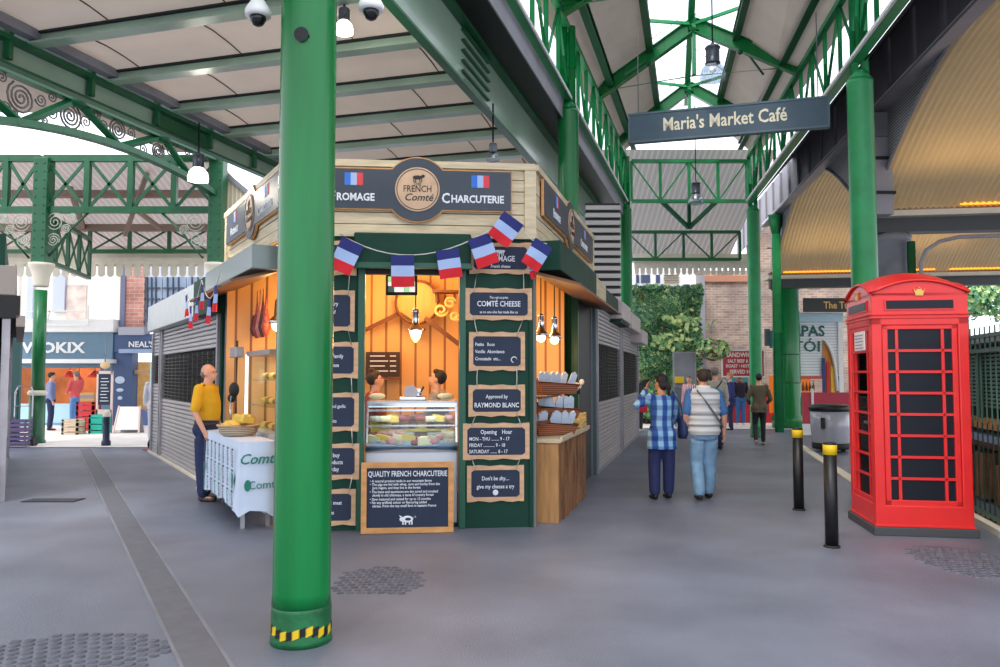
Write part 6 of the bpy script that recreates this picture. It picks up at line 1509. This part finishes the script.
    if collar: MB(S).tube([(.068*math.cos(a*PI/10), ln(1.46)+.065*math.sin(a*PI/10), 1.462 + .014*math.sin(a*PI/10+PI)) for a in range(20)], .018, 8, closed=True).build('collar', collar, t)
    for i in range(2):
        an = Vector(legs[i][1]); m = MB(S); lift = an.z-.085; pitch = pose.get('toe', (0,0))[i]
        RM = Matrix.Rotation(-pitch, 3, 'X'); 
        f = lambda x,y,z: an + RM @ Vector((x,y,z))
        m.ell(f(0,-.02,-.04), (.042,.05,.045), 12, M=RM); m.ell(f(0,.06,-.052), (.045,.085,.033), 14, M=RM); m.ell(f(0,.12,-.058), (.043,.055,.026), 12, M=RM); m.tube([f(0,0,-.02), f(0,-.005,.03)], .042, 10)
        o = remesh(m, 'shoe', shoes, t, .009*s, 2)
    if hair:
        m = MB(S); kind, hm = hair
        if kind == 'bald':
            m.ell(H(0,-.045,-.01), (.079,.068,.052), 14, M=HR)
        else:
            m.ell(H(0,-.028,.034), (.084,.092,.098), 16, M=HR)
            m.ell(H(0,.03,.085), (.07,.055,.04), 12, M=HR)
            if kind in ('pony','long'): m.ell(H(0,-.055,-.02), (.078,.06,.085), 12, M=HR)
            if kind == 'pony': limbtube(m, [H(0,-.10,.0), H(.01,-.145,-.05), H(.02,-.13,-.17)], [.03,.036,.016])
            if kind == 'long': limbtube(m, [H(0,-.07,.0), H(0,-.085,-.12), H(0,-.08,-.22)], [.07,.075,.05])
            if kind == 'bun': m.ell(H(0,-.02,.14), (.045,.045,.04), 12, M=HR)
        remesh(m, 'hair', hm, t, .010*s, 2)
    return t, S, H
HBROWN = mat('hair_brown', (52,36,28), .6, bump=.4, scale=20); HGREY = mat('hair_grey', (120,112,104), .7, bump=.4, scale=20); HDARK = mat('hair_dark', (28,24,26), .6, bump=.4, scale=20); HBLOND = mat('hair_sandy', (170,130,90), .6)
JEAN = mat('jeans_dark', (26,40,78), .8, var=.18, scale=10, bump=.4, bscale=14); JEANL = mat('jeans_light', (122,160,190), .8, var=.2, scale=7, bump=.5, bscale=12); NAVYT = mat('navy_trousers', (36,46,92), .8, var=.12, scale=8, bump=.4, bscale=14)
YELS = mat('yellow_polo', (226,168,14), .75, var=.08, scale=6, bump=.5, bscale=9); BSH = mat('shoe_brown', (62,50,44), .5); BLSH = mat('shoe_black', (26,26,30), .5); GRSH = mat('shoe_grey', (120,110,100), .6)
def plaid():
    m = bpy.data.materials.new('blue_plaid'); m.use_nodes = True; nt = m.node_tree; N = nt.nodes; K_ = nt.links; b = N['Principled BSDF']; tc = N.new('ShaderNodeTexCoord')
    def wv(ax, sc, c0, c1, t_):
        w_ = N.new('ShaderNodeTexWave'); w_.bands_direction = ax; w_.inputs['Scale'].default_value = sc; w_.inputs['Distortion'].default_value = .8; K_.new(tc.outputs['Object'], w_.inputs['Vector'])
        r = N.new('ShaderNodeValToRGB'); r.color_ramp.elements[0].color = lin(c0); r.color_ramp.elements[1].color = lin(c1); r.color_ramp.elements[0].position = t_-.15; r.color_ramp.elements[1].position = t_+.15; K_.new(w_.outputs['Fac'], r.inputs[0]); return r
    a = wv('X', 2.4, (44,92,168), (150,200,228), .5); c = wv('Z', 2.4, (170,180,215), (255,255,255), .45); mx = N.new('ShaderNodeMix'); mx.data_type = 'RGBA'; mx.blend_type = 'MULTIPLY'; mx.inputs[0].default_value = .8
    K_.new(a.outputs[0], mx.inputs[6]); K_.new(c.outputs[0], mx.inputs[7]); K_.new(mx.outputs[2], b.inputs['Base Color']); b.inputs['Roughness'].default_value = .8
    n = N.new('ShaderNodeTexNoise'); n.inputs['Scale'].default_value = 9; K_.new(tc.outputs['Object'], n.inputs['Vector']); bp = N.new('ShaderNodeBump'); bp.inputs['Strength'].default_value = .5; bp.inputs['Distance'].default_value = .03; K_.new(n.outputs['Fac'], bp.inputs['Height']); K_.new(bp.outputs[0], b.inputs['Normal']); return m
PLAID = plaid()
# 1 man in yellow, in profile facing right
p = G(205, 500.5)
t, S, H = person(p, -PI/2 - .12, 1.74, 'bald man in a yellow polo shirt and dark jeans standing in front of the shutter', YELS, JEAN, BSH, ('bald', HGREY),
   arms=[((-.25,-.03,1.14), (-.24,.08,.90)), ((.25,-.03,1.13), (.24,.10,.88))], legs=[((-.09,.03,.49), (-.10,-.05,.085)), ((.09,.0,.49), (.10,.03,.085))], pose={'belly':.035, 'hem':.96, 'leg_fit':.03, 'topname':'polo_shirt', 'head':(0,-.05)}, skin=SKIN, voxel=.0095, sleeve='short', collar=YELS)
MB(S).loft([((0,0,.955),.186,.14),((0,0,.99),.182,.14)], 24).build('belt', BSH, t); MB(S).box(-.205,-.175,-.02,.06,.93,1.0).build('belt_pouch', BLACKM, t)
# 2 woman in plaid shirt photographing
p = G(662.5, 499)
t, S, H = person(p, .16, 1.60, 'woman in a blue plaid shirt and navy trousers raising her hands to her face', PLAID, NAVYT, BLSH, ('pony', HDARK),
   arms=[((-.34,.06,1.30), (-.13,.26,1.52), (.35,.1,1.0), (0,-.3,-1)), ((.26,.10,1.14), (.20,.26,.98))], legs=[((-.10,.04,.49), (-.12,-.02,.085)), ((.10,.0,.49), (.11,.05,.085))], pose={'hem':.70, 'flare':.03, 'head':(.45,.0), 'leg_fit':.03}, skin=SKIN2, female=True, voxel=.0095)
MB(S).box(-.17,-.07,.30,.32,1.56,1.66).build('phone', BLACK, t); MB(S).tube([H(-.06,-.06,.0), H(.06,-.075,-.02)], .02, 8).build('hair_tie', mat('tie_pink', (220,170,180)), t)
bg_ = thing('shoulder_bag', 'dark blue shoulder bag hanging at the right side of the woman in plaid', 'bag', p + Vector((.27,.05,.0)))
W(bg_).loft([(p+Vector((.27,.02,.78)),.05,.12),(p+Vector((.28,.02,.86)),.065,.15),(p+Vector((.27,.02,1.02)),.05,.13),(p+Vector((.26,.02,1.07)),.03,.11)], 16).build('pouch', mat('bag_navy', (34,52,96), .6, bump=.3), bg_)
W(bg_).tube([p+Vector((.27,-.08,1.05)), p+Vector((.23,-.10,1.2)), p+Vector((.15,-.09,1.345)), p+Vector((.15,.02,1.385)), p+Vector((.18,.12,1.3)), p+Vector((.26,.12,1.05))], .012, 6).build('strap', mat('bag_navy', (34,52,96)), bg_)
# 3 man in the quilted vest, walking away
VEST = stripemat('quilted_vest', (150,154,156), (206,210,210), 2, 2.3, .75, thresh=.12, soft=.10, bump=.6)
p = G(705, 500)
t, S, H = person(p, .05, 1.67, 'man in a pale quilted vest over a blue shirt and light jeans walking away', mat('blue_shirt', (62,112,168), .8, var=.1, bump=.4, bscale=10), JEANL, BLSH, ('short', HBROWN),
   arms=[((-.25,-.03,1.13), (-.22,.08,.90)), ((.27,-.02,1.13), (.29,.06,.88))], legs=[((-.09,.06,.50), (-.10,-.10,.10)), ((.10,.10,.50), (.11,.16,.09))], pose={'hem':.88, 'leg_fit':.035, 'puffy':True}, voxel=.0095, sleeve='short')
m = MB(S); sc_ = [(.86,.205,.165),(.93,.215,.17),(1.03,.205,.165),(1.13,.205,.165),(1.24,.215,.168),(1.34,.218,.165),(1.41,.20,.14),(1.46,.13,.11),(1.50,.08,.085)]
m.loft([((0,0,z), rx, ry) for z, rx, ry in sc_], 24)
m.ell((0,-.01,1.40), (.235,.135,.095), 20)
for k in range(6): z = .92 + k*.085; m.loft([((0,0,z-.02),.215,.172),((0,0,z),.226,.181),((0,0,z+.02),.215,.172)], 24)
remesh(m, 'quilted_vest', VEST, t, .010, 2); MB(S).tube([(.072*math.cos(a*PI/10), .07*math.sin(a*PI/10), 1.50) for a in range(20)], .02, 8, closed=True).build('collar', WHITE, t)
MB(S).tube([(-.13,-.13,1.46), (-.02,-.185,1.30), (.12,-.187,1.10), (.215,-.13,.97)], .012, 6).build('shoulder_strap', mat('strap_grey', (90,96,104)), t)
# 4 woman in olive jacket
OLV = mat('olive_jacket', (84,76,56), .8, var=.15, scale=6, bump=.4, bscale=10); BLK = mat('black_leggings', (26,28,34), .7)
p = G(760, 445.5)
person(p, -.1, 1.63, 'woman in an olive jacket and black leggings walking away', OLV, BLK, GRSH, ('short', HDARK), arms=[((-.27,-.0,1.12), (-.20,.14,1.0)), ((.27,.0,1.12), (.22,.16,1.02))],
   legs=[((-.10,.06,.50), (-.12,-.14,.13)), ((.09,.04,.49), (.10,.10,.085))], pose={'hem':.80, 'flare':.03, 'leg_fit':.006, 'toe':(-.4,0), 'topname':'jacket'}, female=True, voxel=.012)
# 5-6 pair ahead of the vest man
p = G(716, 449)
t, S, H = person(p, .1, 1.76, 'grey-haired man in a stone jacket with a dark shoulder bag beyond the vest man', mat('stone_jacket', (168,164,150), .8, var=.08, bump=.3), JEAN, BLSH, ('short', HGREY), pose={'hem':.82, 'flare':.02, 'topname':'jacket'}, voxel=.012)
MB(S).tube([(.12,-.10,1.45), (0,-.15,1.32), (-.14,-.14,1.15), (-.2,-.08,1.0)], .014, 6).build('bag_strap', BLACKM, t)
p = G(709, 445)
person(p, .2, 1.72, 'dark-haired person in a pale blue top half hidden between the two men', mat('pale_blue_top', (176,186,206), .8), JEAN, BLSH, ('long', HDARK), pose={}, female=True, voxel=.013)
# 7 blue coat
p = G(731, 430)
person(p, 1.3, 1.66, 'person in a navy coat and jeans standing left of the slim green column', mat('navy_coat', (34,44,104), .8), JEAN, BLSH, ('short', HBLOND), pose={'hem':.72, 'flare':.02, 'topname':'coat'}, voxel=.013)
# 8 dark jacket jeans
p = G(741, 425)
person(p, .0, 1.62, 'person in a dark jacket with a red collar and blue jeans far down the avenue', mat('dark_jacket', (44,40,58), .8), mat('jeans_blue', (60,110,170), .8), WHITE, ('short', HBLOND), pose={'topname':'jacket'}, collar=mat('collar_red', (170,50,60)), voxel=.013)
# 9 person at ivy left
p = G(638, 431)
t, S, H = person(p, -.9, 1.66, 'person in dark clothes with a red bag at the corner of the far shutter', mat('charcoal_top', (40,40,50), .8), mat('charcoal', (44,44,54)), WHITE, ('short', HBLOND), pose={}, voxel=.013, female=True)
b = thing('red_bag', 'small red bag held by the person at the corner of the far shutter', 'bag', (p.x+.05, p.y-.3, .55)); MB().box(-.16,.16,-.06,.06,0,.34).build('pouch', mat('bag_red', (196,24,60), .6), b, .02); MB().tube([(-.1,0,.34),(-.08,0,.46),(.08,0,.46),(.1,0,.34)], .012, 6).build('handle', BLACKM, b)
# 10 red-white clothed person
p = G(690, 432)
person(p, 2.6, 1.58, 'grey-haired person in a red and white patterned top in front of the notice case', stripemat('red_white', (206,50,66), (236,226,226), 0, 7, .8), mat('maroon_trousers', (110,40,56)), BLSH, ('short', HGREY), female=True, voxel=.013)
# 11 kiosk assistants
FL_ = .04
p = P(374, 400, 9.45); p.z = FL_
person(p, -PI/2 + .35, 1.60, 'assistant with brown hair tied up and a red top behind the counter at left', mat('dusky_red_top', (150,70,70), .8, var=.2), mat('apron_dark', (50,46,50)), BLSH, ('bun', HBROWN), arms=[((-.22,.06,1.16), (-.16,.26,1.12)), ((.22,.06,1.16), (.16,.26,1.12))], pose={'head':(0,-.25)}, female=True, voxel=.011)
p = P(438.5, 400, 9.35); p.z = FL_
person(p, PI/2 - .3 + .15, 1.62, 'assistant with short dark hair in a grey shirt looking down behind the counter at right', mat('grey_shirt', (150,146,146), .8), mat('apron_dark', (50,46,50)), BLSH, ('short', HDARK), arms=[((-.24,.08,1.16), (-.12,.30,1.12)), ((.24,.08,1.16), (.12,.30,1.12))], pose={'head':(0,-.35)}, voxel=.011)
# 12 person at the street shop
p = P(75, 431, 23.4); p.z = .013
person(p, 1.2, 1.70, 'grey-haired person in a red top and blue apron serving at the street shop', mat('coral_top', (216,90,90), .8), mat('apron_blue', (90,140,200)), BLSH, ('short', HGREY), arms=[((-.22,.06,1.16), (-.1,.28,1.08)), ((.22,.06,1.16), (.1,.28,1.1))], voxel=.013)
# 13 passer-by cut by the shutter end
p = P(155, 440, 18.6); p.z = .013
person(p, .3, 1.68, 'passer-by in pale clothes partly hidden by the end of the closed stall', mat('pale_clothes', (214,214,222), .8), mat('pale_trousers', (200,200,210)), BSH, ('short', HBROWN), pose={'hem':.8}, voxel=.014)
p = G(50, 441); p.y += 2; p = P(50, 420, 22.5); p.z = .013
person(p, -1.0, 1.66, 'passer-by in a blue-grey top partly hidden behind the left hall column', mat('bluegrey_top', (120,132,170), .8), JEAN, BLSH, ('short', HDARK), voxel=.014)

# ================================================================ small pieces belong to the part they sit on
RULES = {'lettering': ('board','panel','fascia'), 'painted_flag': ('board',), 'medallion': ('board',), 'emblem': ('board',), 'bulb': ('glass_shade','holder'), 'dome_lens': ('housing',),
 'corner_piece': ('frame',), 'chalk_lines': ('panel',), 'pig_drawing': ('panel',), 'pig_spot': ('panel',), 'belt_pouch': ('belt',), 'rivet': ('post',), 'hair_tie': ('hair',),
 'collar': ('polo_shirt','quilted_vest','jacket','shirt'), 'printed_word': ('cloth',), 'printed_leaf': ('cloth',), 'rim': ('basket_body',), 'hoop': ('barrel_end',), 'handle': ('leaf',), 'latch': ('tub',),
 'open_grille': ('slat_curtain',), 'screen': ('case',), 'stencil_lettering': ('slat_shutter',), 'window_bars': ('window',), 'front_trim': ('step',), 'chrome_rail': ('front_glass',), 'eyes': ('body',), 'back_edge': ('board',)}
base = lambda o: o.name.split('.')[0]
for o in list(bpy.data.objects):
    b_ = base(o)
    if b_ in RULES and o.parent is not None and o.parent.type == 'EMPTY':
        sib = [c for c in o.parent.children if base(c) in RULES[b_] and c is not o]
        sib.sort(key=lambda c: RULES[b_].index(base(c)))
        if sib: o.parent = sib[0]
